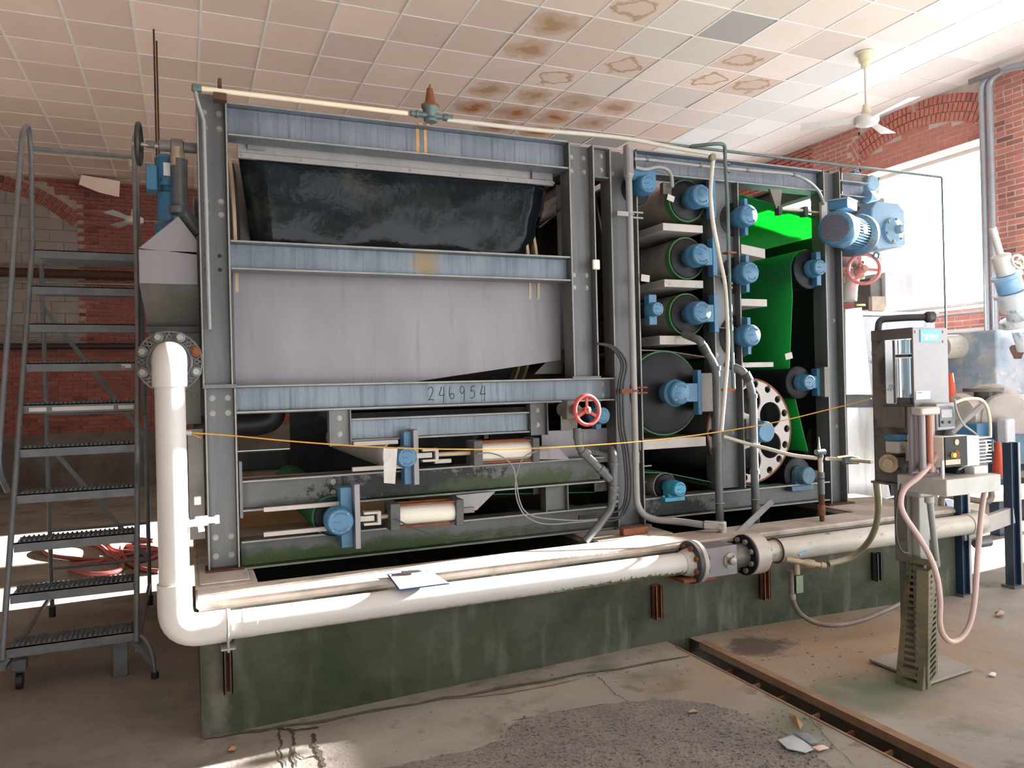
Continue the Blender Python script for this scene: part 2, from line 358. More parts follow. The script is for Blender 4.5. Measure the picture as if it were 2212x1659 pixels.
def crack(pts, w, name='crack', sub=6, a=.006, M=CRK):
    P = [at(x, y, Z=fz(at(x, y, Z=.02).x)) for x, y in pts]; L = []
    for p, q in zip(P, P[1:]):
        for j in range(sub): L.append(p + (q-p)*(j/sub) + V(random.uniform(-a,a), random.uniform(-a,a), 0))
    L.append(P[-1]); m = MB(); vs = []; fs = []
    for i, p in enumerate(L):
        d = (L[min(i+1, len(L)-1)] - L[max(i-1, 0)]); s_ = V(-d.y, d.x, 0).normalized()*w*random.uniform(.35, .8)*(0.25 if i in (0, len(L)-1) else 1)
        z = fz(p.x)+.0035; vs += [V(p.x, p.y, z)+s_, V(p.x, p.y, z)-s_]
    for i in range(len(L)-1): fs.append((2*i, 2*i+1, 2*i+3, 2*i+2))
    return m.add(vs, fs).build(name, M, fl)
crack([(600,1575),(607,1600),(603,1625),(618,1659)], .007); crack([(627,1576),(635,1595),(632,1622),(640,1659)], .010)
crack([(676,1585),(678,1605),(690,1628),(702,1659)], .016); crack([(600,1575),(640,1578),(690,1572)], .016)
crack([(635,1622),(655,1640),(690,1632)], .006); crack([(1290,1462),(1305,1475),(1330,1500),(1352,1512),(1395,1540)], .003)
crack([(1100,1558),(1300,1523),(1450,1512)], .004); crack([(945,1512),(1090,1500),(1240,1470)], .008, M=mat('rust_streak', (.24,.13,.07), (.30,.19,.12), 20, rough=.9))
crack([(1120,1573),(1400,1525),(1530,1520),(1640,1566),(1790,1659)], .004)
crack([(1740,1540),(1790,1600),(1850,1659)], .002)
crack([(436,1597),(700,1556),(1000,1502),(1490,1418)], .022, a=.015, M=mat('moss_dirt', (.06,.065,.035), (.13,.12,.09), 20, rough=1))
# --- plinth the press stands on
def plinth_material():
    m = mat('mossy_concrete', (.080,.078,.060), (.048,.053,.032), 2.2, .35, .6, .85, 0, .35, 45, c3=(.014,.024,.005), s3=1.5, lo3=.46, hi3=.66, st3=(.8,1,1.1))
    N, L, b = nodes(m); prev = b.inputs['Base Color'].links[0].from_socket
    geo = N.new('ShaderNodeNewGeometry'); sx = N.new('ShaderNodeSeparateXYZ'); L.new(geo.outputs['Position'], sx.inputs[0])
    r1 = N.new('ShaderNodeMapRange'); r1.inputs[1].default_value = .573; r1.inputs[2].default_value = .583; L.new(sx.outputs[2], r1.inputs[0])
    mx = N.new('ShaderNodeMix'); mx.data_type = 'RGBA'; L.new(r1.outputs[0], mx.inputs[0]); L.new(prev, mx.inputs[6])
    n = N.new('ShaderNodeTexNoise'); n.inputs['Scale'].default_value = 3.2; n.inputs['Detail'].default_value = 8; L.new(geo.outputs['Position'], n.inputs['Vector'])
    cr = N.new('ShaderNodeValToRGB'); cr.color_ramp.elements[0].position = .35; cr.color_ramp.elements[0].color = (.27,.22,.18,1)
    cr.color_ramp.elements[1].position = .6; cr.color_ramp.elements[1].color = (.42,.38,.34,1); L.new(n.outputs[0], cr.inputs[0]); L.new(cr.outputs[0], mx.inputs[7])
    n3 = N.new('ShaderNodeTexNoise'); n3.inputs['Scale'].default_value = 9; n3.inputs['Detail'].default_value = 6
    mp3 = N.new('ShaderNodeMapping'); mp3.inputs['Scale'].default_value = (1, 1, .2); L.new(geo.outputs['Position'], mp3.inputs[0]); L.new(mp3.outputs[0], n3.inputs['Vector'])
    r3 = N.new('ShaderNodeMapRange'); r3.inputs[1].default_value = .55; r3.inputs[2].default_value = .72; r3.inputs[4].default_value = .55; L.new(n3.outputs[0], r3.inputs[0])
    m3 = N.new('ShaderNodeMix'); m3.data_type = 'RGBA'; L.new(r3.outputs[0], m3.inputs[0]); L.new(mx.outputs[2], m3.inputs[6]); m3.inputs[7].default_value = (.20,.19,.165,1)
    L.new(m3.outputs[2], b.inputs['Base Color']); return m
PLM = plinth_material()
add_stain_or_shade(PLM, (.75, 3.76, .20), (.9, .2, .26), 5, .02, .75, (.022,.036,.008), .35)
add_stain_or_shade(PLM, (.10, 3.76, .25), (.05, .2, .5), 12, .05, .4, (.12,.11,.09), .4)
add_stain_or_shade(PLM, (3.2, 3.76, .45), (1.6, .2, .12), 7, .10, .4, (.11,.085,.06), .4)
pl = thing('machine_plinth', (2.4, 3.76, 0), 'low green-mossy concrete plinth that carries the belt press', 'plinth')
PX0, PX1, PY0, PY1, PZ = .03, 4.98, 3.76, 6.75, .62
m = MB(); m.box((PX0, PY0, -.05), (PX1, 4.02, .585)); m.box((PX0, 4.02, -.05), (.27, PY1, .60)); m.box((4.34, 4.02, -.05), (PX1, PY1, .60)); m.box((PX0, 6.45, -.05), (PX1, PY1, .60))
m.box((2.25, 4.02, -.05), (2.80, 6.45, .60)); m.build('plinth_wall', PLM, pl)
m = MB(); m.box((PX0-.012, PY0-.012, .585), (PX1+.012, 4.02, PZ)); m.box((PX0-.012, 4.02, .60), (.31, PY1+.01, PZ)); m.box((4.34, 4.02, .60), (PX1+.012, PY1+.01, PZ)); m.box((.31, 6.45, .60), (4.34, PY1+.01, PZ)); m.box((2.25, 4.02, .60), (2.80, 6.45, PZ))
m.build('plinth_cap', PLM, pl, bevel=.012)
grid(.27, 4.34, 4.02, 6.45, 2, 2, lambda x, y: .05).build('pit_floor', TR, pl)
m = MB(); m.box((PX0+.01, 4.06, PZ), (.275, 4.75, PZ+.012)); m.build('grout_pad', PLM, pl, bevel=.01)

# --- ceiling
T = .6096; GX, GY, CZ = .2055, 8.539, 5.263
def tile_material(name, base, blot, ringc=None, amt=.35, ring=False):
    m = bpy.data.materials.new(name); m.use_nodes = True; N, L, b = nodes(m); b.inputs['Roughness'].default_value = .9; b.inputs['Specular IOR Level'].default_value = .2
    geo = N.new('ShaderNodeNewGeometry'); n = N.new('ShaderNodeTexNoise'); n.inputs['Scale'].default_value = 2.0; n.inputs['Detail'].default_value = 6; n.inputs['Roughness'].default_value = .65
    L.new(geo.outputs['Position'], n.inputs['Vector'])
    r = N.new('ShaderNodeMapRange'); r.inputs[1].default_value = .42; r.inputs[2].default_value = .72; r.inputs[4].default_value = amt; L.new(n.outputs[0], r.inputs[0])
    mx = N.new('ShaderNodeMix'); mx.data_type = 'RGBA'; L.new(r.outputs[0], mx.inputs[0]); mx.inputs[6].default_value = (*base, 1); mx.inputs[7].default_value = (*blot, 1); col = mx.outputs[2]
    oi = N.new('ShaderNodeObjectInfo'); rr = N.new('ShaderNodeMapRange'); rr.inputs[3].default_value = .88; rr.inputs[4].default_value = 1.08; L.new(oi.outputs['Random'], rr.inputs[0])
    mm = N.new('ShaderNodeMix'); mm.data_type = 'RGBA'; mm.blend_type = 'MULTIPLY'; mm.inputs[0].default_value = 1; L.new(col, mm.inputs[6])
    cb = N.new('ShaderNodeCombineColor'); [L.new(rr.outputs[0], cb.inputs[i]) for i in range(3)]; L.new(cb.outputs[0], mm.inputs[7]); col = mm.outputs[2]
    if ringc:
        tc = N.new('ShaderNodeTexCoord'); n2 = N.new('ShaderNodeTexNoise'); n2.inputs['Scale'].default_value = 5; n2.inputs['Detail'].default_value = 5; L.new(geo.outputs['Position'], n2.inputs['Vector'])
        ln = N.new('ShaderNodeVectorMath'); ln.operation = 'LENGTH'; L.new(tc.outputs['Object'], ln.inputs[0])
        ad = N.new('ShaderNodeMath'); ad.operation = 'MULTIPLY_ADD'; ad.inputs[1].default_value = .42; L.new(n2.outputs[0], ad.inputs[0]); L.new(ln.outputs['Value'], ad.inputs[2])
        cr = N.new('ShaderNodeValToRGB'); E_ = cr.color_ramp.elements
        if ring: vals = [(0, 0), (.30, .12), (.355, .10), (.38, .75), (.405, .6), (.43, 0)]
        else: vals = [(0, .9), (.27, 1), (.34, .55), (.42, .45), (.50, 0)]
        E_[0].position, E_[0].color = vals[0][0], (vals[0][1],)*3 + (1,); E_[1].position, E_[1].color = vals[-1][0], (vals[-1][1],)*3 + (1,)
        for p_, v_ in vals[1:-1]: q = E_.new(p_); q.color = (v_, v_, v_, 1)
        L.new(ad.outputs[0], cr.inputs[0]); m2 = N.new('ShaderNodeMix'); m2.data_type = 'RGBA'; L.new(cr.outputs[0], m2.inputs[0]); L.new(col, m2.inputs[6]); m2.inputs[7].default_value = (*ringc, 1); col = m2.outputs[2]
    L.new(col, b.inputs['Base Color']); return m
TB, TBL = (.88,.71,.62), (.78,.58,.46)
M_T = tile_material('ceiling_tile', TB, TBL); M_TW = tile_material('window_lit_ceiling_tile', (.93,.92,.91), (.90,.86,.81), amt=.3)
M_TH = tile_material('stained_ceiling_tile', TB, TBL, (.46,.18,.05)); M_TM = tile_material('lightly_stained_ceiling_tile', TB, TBL, (.52,.33,.20))
M_TR = tile_material('ringed_ceiling_tile', TB, TBL, (.44,.27,.14), ring=True); M_TG = tile_material('grey_ceiling_tile', (.45,.43,.42), (.42,.40,.39), amt=.3)
M_TP = tile_material('part_lit_ceiling_tile', (.88,.79,.72), (.82,.68,.58), amt=.4)  # paler step of the window light, put into the tile colour
heavy = {(5,1),(6,1),(7,1),(7,2),(6,2)}; mid = {(8,1),(5,0),(6,0),(7,0),(8,0),(5,-2),(5,-3)}; ringt = {(6,-1),(7,-2),(9,-2),(10,-2),(6,-4),(9,-3)}
greyt = {(8,-4),(9,2),(8,2)}
ceil = sempty('ceiling', (0, 0, CZ))
def tile_mesh(M):
    me = bpy.data.meshes.new('ceiling_tile'); h = T/2 - .006
    bm = bmesh.new(); bmesh.ops.create_cube(bm, size=1); [setattr(v, 'co', V(v.co.x*2*h, v.co.y*2*h, v.co.z*.014)) for v in bm.verts]; bm.to_mesh(me); bm.free(); me.materials.append(M); return me
TM = {}
cand = []
for i in range(-11, 15):
    for j in range(-16, 11):
        x0, y0 = GX + i*T, GY + j*T
        if y0 > 14.9 or y0 < -1.6: continue
        c = V(x0 + T/2, y0 + T/2, CZ); q = RC @ (c - EYE)
        vis = q.z > .3 and -60 < CX + FPX*q.x/q.z < 2272 and -120 < CY + FPX*q.y/q.z < 1700
        cand.append((0 if vis else 1, (c - EYE).length, i, j, c))
cand.sort(); rest = MB()
for k, (nv, dist, i, j, c) in enumerate(cand):
    M = M_TH if (i, j) in heavy else M_TM if (i, j) in mid else M_TR if (i, j) in ringt else M_TG if (i, j) in greyt else \
        M_TW if (i + (1 if j < -3 else 0)*1 >= 10.5 - 0.5*(j+4) and i >= 11) or (i >= 11 and j < -1) or i >= 12 else M_TP if i >= 7 and j < 1 else M_T  # tiles whiten to the right: window light put into their colour
    if k < 298 and not nv:
        if M.name not in TM: TM[M.name] = tile_mesh(M)
        o = bpy.data.objects.new('ceiling_tile', TM[M.name]); C.objects.link(o); o.parent = ceil
        o.location = (c.x, c.y, random.uniform(.001, .005)); o.rotation_euler = (random.uniform(-.006, .006), random.uniform(-.006, .006), 0)
    elif j < 10: rest.box((c.x-.29, c.y-.29, CZ), (c.x+.29, c.y+.29, CZ+.01))
o = rest.build('ceiling_tile', M_T, ceil, smooth=False); o['kind'] = 'stuff'
GR = mat('ceiling_grid_bar', (.86,.84,.82), (.92,.90,.88), 4, rough=.5)
g = MB()
for i in range(-11, 16): g.box((GX+i*T-.0115, -1.9, CZ-.0095), (GX+i*T+.0115, 14.8, CZ-.004))
g.build('main_grid_bar', GR, ceil, smooth=False, kind='stuff'); g = MB()
for j in range(-17, 11): g.box((-7, GY+j*T-.009, CZ-.0097), (9.17, GY+j*T+.009, CZ-.005))
g.build('cross_grid_bar', GR, ceil, smooth=False, kind='stuff')
MB().box((-7, -2, CZ+.05), (9.6, 15, CZ+.12)).build('ceiling_deck', DARKM, ceil)

# --- brick walls
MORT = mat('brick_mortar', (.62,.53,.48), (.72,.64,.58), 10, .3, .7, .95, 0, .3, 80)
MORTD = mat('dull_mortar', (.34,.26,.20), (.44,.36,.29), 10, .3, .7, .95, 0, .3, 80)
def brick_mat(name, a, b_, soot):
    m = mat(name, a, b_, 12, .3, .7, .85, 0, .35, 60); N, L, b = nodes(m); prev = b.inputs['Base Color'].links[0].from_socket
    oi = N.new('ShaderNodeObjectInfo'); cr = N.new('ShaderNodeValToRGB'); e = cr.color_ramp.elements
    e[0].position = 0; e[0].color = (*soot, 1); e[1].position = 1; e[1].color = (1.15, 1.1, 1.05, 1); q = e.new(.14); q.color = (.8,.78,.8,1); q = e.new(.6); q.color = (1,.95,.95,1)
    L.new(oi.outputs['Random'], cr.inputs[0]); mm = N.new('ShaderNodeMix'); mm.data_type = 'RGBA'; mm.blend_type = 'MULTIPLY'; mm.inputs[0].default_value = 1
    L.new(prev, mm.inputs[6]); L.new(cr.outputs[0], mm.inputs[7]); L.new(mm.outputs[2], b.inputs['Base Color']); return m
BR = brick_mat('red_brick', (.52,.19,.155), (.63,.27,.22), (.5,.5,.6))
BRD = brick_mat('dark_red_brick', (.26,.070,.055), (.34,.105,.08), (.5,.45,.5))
BLK_W = mat('grey_block', (.25,.22,.20), (.31,.28,.26), 6, .3, .7, .9, 0, .3, 60)
def brick_mesh(name, L_, H, D, M):
    me = bpy.data.meshes.new(name); bm = bmesh.new(); bmesh.ops.create_cube(bm, size=1)
    for v in bm.verts: v.co = V(v.co.x*L_, v.co.y*D, v.co.z*H)
    bm.to_mesh(me); bm.free(); me.materials.append(M); return me
class Wall:
    """bricks laid on a plane: o origin, u along, n outwards; positions collected, the 300 largest become bricks of their own"""
    def __init__(s, parent, o, u, n, M): s.p = parent; s.o = Vector(o); s.u = Vector(u); s.n = Vector(n); s.M = M; s.items = []
    def put(s, uu, zz, L_, H, ang=0, D=.05, key=None): s.items.append((s.o + s.u*uu + V(0,0,zz), L_, H, ang, D))
    def field(s, u0, u1, z0, z1, inside, bl=.198, bh=.0515, j=.0165, hdr=6):
        r = int((z1-z0)/(bh+j)); 
        for k in range(r+1):
            z = z0 + k*(bh+j) + bh/2; Lk = bl/2-j/2 if hdr and k % hdr == hdr-1 else bl
            u = u0 - random.uniform(0, .0) - (bl/2 if k % 2 else 0)
            while u < u1:
                c = u + Lk/2
                a, b = max(u, u0), min(u+Lk, u1)
                if b - a > .03 and inside((a+b)/2, z): s.put((a+b)/2, z, b-a, bh)
                u += Lk + j
    def finish(s, nmax=300, name='brick', stuffname='brick'):
        def key(it):
            q = RC @ (it[0] - EYE)
            if q.z < .3: return 1e9
            px, py = CX + FPX*q.x/q.z, CY + FPX*q.y/q.z
            hid = 0
            if not (-20 < px < 2232 and -20 < py < 1680): hid = 100
            elif any(a < px < c and b < py < d for a, b, c, d in HIDDEN): hid = 50
            return hid + q.z
        s.items.sort(key=key); cache = {}; rest = MB(); nb = 0
        for k, (p, L_, H, ang, D) in enumerate(s.items):
            jit = random.uniform(-.004, .004)
            if k < nmax and key(s.items[k]) < 50:
                kk = (round(L_, 2), round(H, 3), D)
                if kk not in cache: cache[kk] = brick_mesh(name, kk[0], kk[1], D, s.M)
                o = bpy.data.objects.new(name, cache[kk]); C.objects.link(o); o.parent = s.p; nb += 1
                R = Matrix((s.u, -s.n, V(0,0,1))).transposed()
                o.matrix_local = Matrix.Translation(p + s.n*(jit + .006 - D/2) - LOC[s.p.name]) @ R.to_4x4() @ Matrix.Rotation(-ang, 4, 'Y')
            else:
                R = Matrix((s.u, -s.n, V(0,0,1))).transposed() @ Matrix.Rotation(-ang, 3, 'Y')
                rest.obox(p + s.n*(jit + .006 - D/2), (L_, D, H), R)
        if rest.v: o = rest.build(stuffname, s.M, s.p, smooth=False); o['kind'] = 'stuff'
HIDDEN = [(430,200,1770,1300), (1770,380,1900,1000), (0,1000,2212,1659)]
WX = 9.17
wr = sempty('wall_right', (WX, 7, 0))
def hole(m, y0, y1, z0, z1): pass
# backing wall with two window openings (u = Y)
W1 = (6.42, 8.30, 2.45, 4.516); W2 = (3.30, 5.25, 2.45, 4.516); DR1 = (4.40, 5.80, 0, 2.15); W3 = (9.2, 11.1, 2.45, 4.516)
m = MB(); X0, X1 = WX, WX+.42
m.box((X0, -2, 4.2), (X1, 2.0, CZ+.1))  # unseen wide opening below, added so sunlit floor brightens the ceiling
for (a, b) in ((2.0, W2[0]), (DR1[1], W1[0]), (W1[1], W3[0]), (W3[1], 14.8)): m.box((X0, a, -.1), (X1, b, CZ+.1))
m.box((X0, W2[0], -.1), (X1, DR1[0], W2[2])); m.box((X0, DR1[0], DR1[3]), (X1, W2[1], W2[2])); m.box((X0, W2[1], DR1[3]), (X1, DR1[1], CZ+.1))
for w_ in (W1, W3): m.box((X0, w_[0], -.1), (X1, w_[1], w_[2]))
for w_ in (W1, W2, W3): m.box((X0+.03, w_[0], w_[3]), (X1, w_[1], CZ+.1))
m.build('wall_core', MORT, wr, smooth=False)
AC, AZ, AR = 7.38, 2.84, 2.08      # arch centre (Y, z) and intrados radius
def in_arch(y, z, pad=0): 
    r = math.hypot(y-AC, z-AZ); return abs(y-AC) < .93 + (r-AR)*.45 and z > 4.4 and r < AR + .36 + pad
wl = Wall(wr, (WX, 0, 0), (0,1,0), (-1,0,0), BR)
def ins(y, z):
    if W1[0] < y < W1[1] and z > W1[2]-.02: return False
    if W2[0] < y < W2[1] and W2[2] < z < W2[3]: return False
    if DR1[0] < y < DR1[1] and z < DR1[3]: return False
    if y < 2.0 and z < 4.2: return False
    if W3[0] < y < W3[1] and W3[2] < z < W3[3]: return False
    if z > 5.24: return False
    return not in_arch(y, z, .02)
wl.field(4.2, 6.42, .5, 5.24, ins); wl.field(6.42, 8.30, .5, 2.45, ins); wl.field(8.30, 14.7, .5, 5.24, ins); wl.field(-1.9, 4.2, .5, 5.24, ins)
# recessed brickwork between window head and arch
for k in range(8):
    z = 4.516 + .03 + k*.0677
    u = 6.42 - (.1 if k % 2 else 0)
    while u < 8.30:
        a, b = max(u, 6.43), min(u+.203, 8.29); c = (a+b)/2
        if b-a > .03 and math.hypot(c-AC, z+.03-AZ) < AR-.0: wl.items.append((V(WX+.03, c, z), b-a, .057, 0, .05))
        u += .2135
for ring_ in range(3):
    r = AR + .006 + ring_*.118 + .053; nb_ = int(2*.46*r/.067)
    for k in range(nb_+1):
        a = -.462 + .924*k/nb_; y = AC + r*math.sin(a); z = AZ + r*math.cos(a)
        if z < 5.215: wl.items.append((V(WX, y, z), .050, .102, -a, .055))
wl.finish(300)
# window sill and jamb of window 1
w1 = MB(); w1.box((WX-.03, W1[0]-.05, W1[2]-.05), (X1+.05, W1[1]+.05, W1[2])); struct(w1, 'window_1', WHITE)
m = MB()
for y in (W1[1]-.05,): m.box((X1-.08, y, W1[2]), (X1-.02, y+.05, W1[3]))
m.box((X1-.08, W1[0], W1[3]-.05), (X1-.02, W1[1], W1[3])); m.box((X1-.08, W1[0], W1[2]), (X1-.02, W1[1], W1[2]+.05))
struct(m, 'trim_1', WHITE)
m = MB(); m.box((WX-.03, W2[0]-.05, W2[2]-.05), (X1+.05, W2[1]+.05, W2[2])); struct(m, 'window_2', WHITE)
# back wall
BY = 14.75
wb = sempty('wall_back', (1, BY, 0))
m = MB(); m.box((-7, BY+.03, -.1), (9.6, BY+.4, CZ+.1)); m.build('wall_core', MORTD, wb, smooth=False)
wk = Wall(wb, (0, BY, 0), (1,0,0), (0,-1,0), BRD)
ACX, AZ2, AR2 = -3.2, 2.9, 2.45
def insb(x, z):
    if -4.75 < x < -1.63 and 2.36 < z < 4.85: return False
    if z > 5.24: return False
    r = math.hypot(x-ACX, z-AZ2); return not (z > 4.6 and AR2-.5 < r < AR2+.0 and -5 < x < -1.5)
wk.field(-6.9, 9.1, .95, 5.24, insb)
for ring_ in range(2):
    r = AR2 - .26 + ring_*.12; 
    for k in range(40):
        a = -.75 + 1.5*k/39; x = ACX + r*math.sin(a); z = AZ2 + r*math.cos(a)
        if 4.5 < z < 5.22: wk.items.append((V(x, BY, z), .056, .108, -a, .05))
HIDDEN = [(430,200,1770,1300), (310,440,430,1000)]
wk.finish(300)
bw = Wall(wb, (0, BY, 0), (1,0,0), (0,-1,0), BLK_W)
for k in range(13):
    z = 2.36 + .1 + k*.2; u = -4.7 - (.2 if k % 2 else 0)
    while u < -1.64:
        a, b = u, min(u+.4, -1.64)
        if b-a > .06 and math.hypot((a+b)/2-ACX, z-AZ2) < AR2-.28: bw.items.append((V((a+b)/2, BY+.015, z), b-a-.008, .192, 0, .05))
        u += .408
bw.finish(200, 'concrete_block', 'concrete_block')
# smooth render at the foot of the back wall
PLAS = mat('grimy_wall_render', (.12,.10,.09), (.19,.17,.155), 1.6, .35, .65, .9, 0, .3, 30, c3=(.12,.08,.06), s3=2.5, lo3=.5, hi3=.7)
MB().box((-7, BY-.02, -.05), (9.17, BY+.05, .95)).build('wall_render', PLAS, wb)
wlft = MB().box((-7.3, -2, -.1), (-7, 15.1, CZ+.1)); struct(wlft, 'wall_left', PLAS)
wf = MB(); wf.box((-7, -2.4, -.1), (-.2, -2, CZ+.1)); wf.box((9.2, -2.4, -.1), (9.6, -2, CZ+.1)); wf.box((-.2, -2.4, 4.2), (9.2, -2, CZ+.1)); struct(wf, 'wall_front', PLAS)  # unseen front wall, its solid parts shaped to cut the front light
m = MB(); m.box((WX-.03, W3[0]-.05, W3[2]-.05), (X1+.05, W3[1]+.05, W3[2])); struct(m, 'window_3', WHITE)
# ================================================================== BELT FILTER PRESS
FY = 4.30                     # front plane of the steel frame
def plate(loops, th, M4):
    """flat plate with holes: 2D loops (first outer, rest holes) extruded th, placed by matrix -> (verts, faces)"""
    cu = bpy.data.curves.new('tmp', 'CURVE'); cu.dimensions = '2D'; cu.fill_mode = 'BOTH'; cu.extrude = th/2
    for lp in loops:
        sp = cu.splines.new('POLY'); sp.points.add(len(lp)-1); sp.use_cyclic_u = True
        for k, (x, y) in enumerate(lp): sp.points[k].co = (x, y, 0, 1)
    ob = bpy.data.objects.new('tmp', cu); me = bpy.data.meshes.new_from_object(ob)
    vs = [M4 @ v.co for v in me.vertices]; fs = [tuple(p.vertices) for p in me.polygons]
    bpy.data.objects.remove(ob); bpy.data.curves.remove(cu); bpy.data.meshes.remove(me); return vs, fs
def circ(x, y, r, n=24): return [(x + r*math.cos(2*PI*k/n), y + r*math.sin(2*PI*k/n)) for k in range(n)]
def face_m(o, n=(0,-1,0), up=(0,0,1)):
    n = Vector(n).normalized(); u = Vector(up); x = u.cross(n).normalized(); u = n.cross(x)
    m = Matrix((x, u, n)).transposed().to_4x4(); m.translation = Vector(o); return m
press = thing('belt_filter_press', (2.3, FY, PZ), 'large galvanised belt filter press with blue-capped rollers standing on the mossy plinth', 'machine')
BOLTM = {}
def bolts(parent, pts, n=(0,-1,0), r=.0115, h=.009, M=BOLT, name='bolt'):
    """each bolt head an object of its own, sharing one mesh"""
    key = (tuple(n), r, h, M.name); src = BOLTM.get(key)
    for p in pts:
        if src is None:
            nn = Vector(n); src = MB().lathe((0,0,0), nn, [(0, r*1.5), (.002, r*1.5), (.002, r), (h, r)], 6).build(name, M, None, smooth=False)
            src.parent = parent; src.location = Vector(p) - LOC[parent.name]
            # mesh was shifted to its base centre: undo
            off = LOC[src.name]
            for v in src.data.vertices: v.co += off
            BOLTM[key] = src
        else:
            o = src.copy(); C.objects.link(o); o.parent = parent; o.location = Vector(p) - LOC[parent.name]
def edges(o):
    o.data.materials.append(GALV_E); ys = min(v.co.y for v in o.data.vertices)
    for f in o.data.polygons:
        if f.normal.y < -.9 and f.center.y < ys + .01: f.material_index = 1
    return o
def column(x0, x1, z0, z1, M=GALV, w=.13, y=FY, name='column', bz=(), top=None):
    xc = (x0+x1)/2; m = MB(); m.channel((xc, y+w/2, z0), (xc, y+w/2, z1), x1-x0, w, .011, up=(1,0,0), face=(0,-1,0), ibeam=True)
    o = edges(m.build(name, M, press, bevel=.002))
    if bz: bolts(o, [(xc + s*(x1-x0)*.25, y+w/2-.0045, z) for z in bz for s in (-1, 1)])
    return o
def beam(x0, x1, z0, z1, M=GALV_B, w=.13, y=FY, name='cross_beam'):
    m = MB(); zc = (z0+z1)/2; m.channel((x0, y+w*.55, zc), (x1, y+w*.55, zc), z1-z0, w, .012, up=(0,0,1), face=(0,-1,0), ibeam=True)
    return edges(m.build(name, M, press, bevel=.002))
# --- front frame, left bay
A0 = column(.078, .230, 1.60, 3.16, GALV, bz=(3.06, 2.98, 2.59, 2.52))
MB().box((.078, FY-.005, 1.592), (.245, FY+.11, 1.612)).build('splice_plate', GALV, press)
A1 = column(.085, .242, PZ+.02, 1.592, GALV, bz=(1.54, 1.46, .80, .70))
MB().box((.07, FY-.02, PZ+.008), (.26, FY+.13, PZ+.022)).build('base_plate', RUSTD, press)
for z in (2.30, 2.225):
    for x in (.112, .178): MB().cyl((x, FY+.0585, z), (x, FY+.064, z), .011, n=12).build('bolt_hole', INK, A0)
B_ = column(2.262, 2.446, 1.615, 3.105, GALV, bz=(3.03, 2.94, 2.27, 2.19))
MB().box((2.25, FY-.005, 1.602), (2.455, FY+.11, 1.616)).build('splice_plate', GALV, press)
bt = beam(.23, 2.262, 2.935, 3.115); bm_ = beam(.23, 2.262, 2.222, 2.38); bl = beam(.23, 2.57, 1.455, 1.605)
b1 = beam(.25, 2.47, .93, 1.097, GALV_M); bb = beam(.25, 2.57, .622, .775, GALV_M)
MB().box((.247, FY-.0, .90), (.262, FY+.10, 1.20)).build('end_plate', GALV, press)
MB().box((2.562, FY-.004, 1.45), (2.575, FY+.10, 1.612)).build('end_plate', GALV, press)
bolts(bl, [(2.50, FY+.067, 1.565), (2.50, FY+.067, 1.49)]); bolts(b1, [(.75, FY+.067, 1.05), (.75, FY+.067, .99)])
# rust streaks below the regulator: a stain that belongs to the beam
RST = mat('orange_rust_run', (.50,.24,.07), (.58,.33,.14), 30, rough=.8)
for px in (908, 925):
    m = MB(); a = at(px, 263, Y=FY); m.box((a.x-.009, FY+.0640, 2.948), (a.x+.009, FY+.0654, 3.103))
    m.box((a.x-.012, FY-.0006, 3.107), (a.x+.012, FY+.06, 3.1162))
    m.build('rust_run', RST, bt, smooth=False)
# painted number
def text(s, loc, size, M, parent, name='lettering', n=(0,-1,0), ext=.0006, up=(0,0,1), shear=0, space=1.0, align='LEFT', off=0):
    cu = bpy.data.curves.new('tmp', 'FONT'); cu.body = s; cu.size = size; cu.extrude = ext; cu.align_x = align; cu.shear = shear; cu.space_character = space; cu.resolution_u = 3; cu.offset = off
    ob = bpy.data.objects.new('tmp', cu); me = bpy.data.meshes.new_from_object(ob); M4 = face_m(loc, n, up)
    mb = MB(); mb.add([M4 @ v.co for v in me.vertices], [tuple(p.vertices) for p in me.polygons]); bpy.data.objects.remove(ob); bpy.data.curves.remove(cu)
    return mb.build(name, M, parent, smooth=False)
STK = {'2': [[(0,.8),(.15,.98),(.4,.95),(.5,.75),(.35,.45),(.1,.1),(.0,.02)],[(0,.02),(.3,.08),(.6,.02)]],
       '4': [[(.30,1),(.15,.7),(.02,.48)],[(.02,.48),(.3,.45),(.62,.5)],[(.52,1),(.5,.5),(.46,-.02)]],
       '6': [[(.1,1),(.02,.6),(.05,.25),(.25,.08),(.45,.15),(.5,.35),(.35,.48),(.15,.42),(.06,.3)]],
       '9': [[(.48,.72),(.3,.55),(.1,.62),(.06,.85),(.25,1),(.45,.92),(.5,.7),(.48,.3),(.44,.0)]],
       '5': [[(.55,1),(.2,.97)],[(.2,.97),(.12,.6)],[(.12,.6),(.35,.66),(.5,.45),(.42,.18),(.2,.08),(.02,.15)]]}
p0 = at(925, 861, Y=FY+.067)
for k, ch in enumerate('246954'):
    m = MB()
    for st in STK[ch]:
        pts = [V(p0.x + (k*.0655) + x*.062 , FY+.0668, p0.z - .012 + z*.080 - (.014 if ch in '49' and k else 0)*(1-z)) for x, z in st]
        m.tube(spl(pts, 4) if len(pts) > 2 else pts, .0030, 6)
    m.build('handwritten_digit', INK, bl)
# hanging frame under the low beam
for xx in (.785, 2.01):
    hp = MB().channel((xx, FY+.03, 1.255), (xx, FY+.03, 1.455), .122, .07, .008, up=(1,0,0), face=(0,-1,0), ibeam=True).build('hanger', GALV, press, bevel=.001)
    bolts(hp, [(xx, FY+.026, 1.41), (xx, FY+.026, 1.32)])
beam(.846, 1.949, 1.275, 1.405, GALV_B, w=.07, y=FY+.005)
po = MB(); po.channel((2.125, FY+.045, .775), (2.125, FY+.045, .93), .16, .08, .01, up=(1,0,0), face=(0,-1,0), ibeam=True).build('spacer_post', GALV_M, press, bevel=.001)
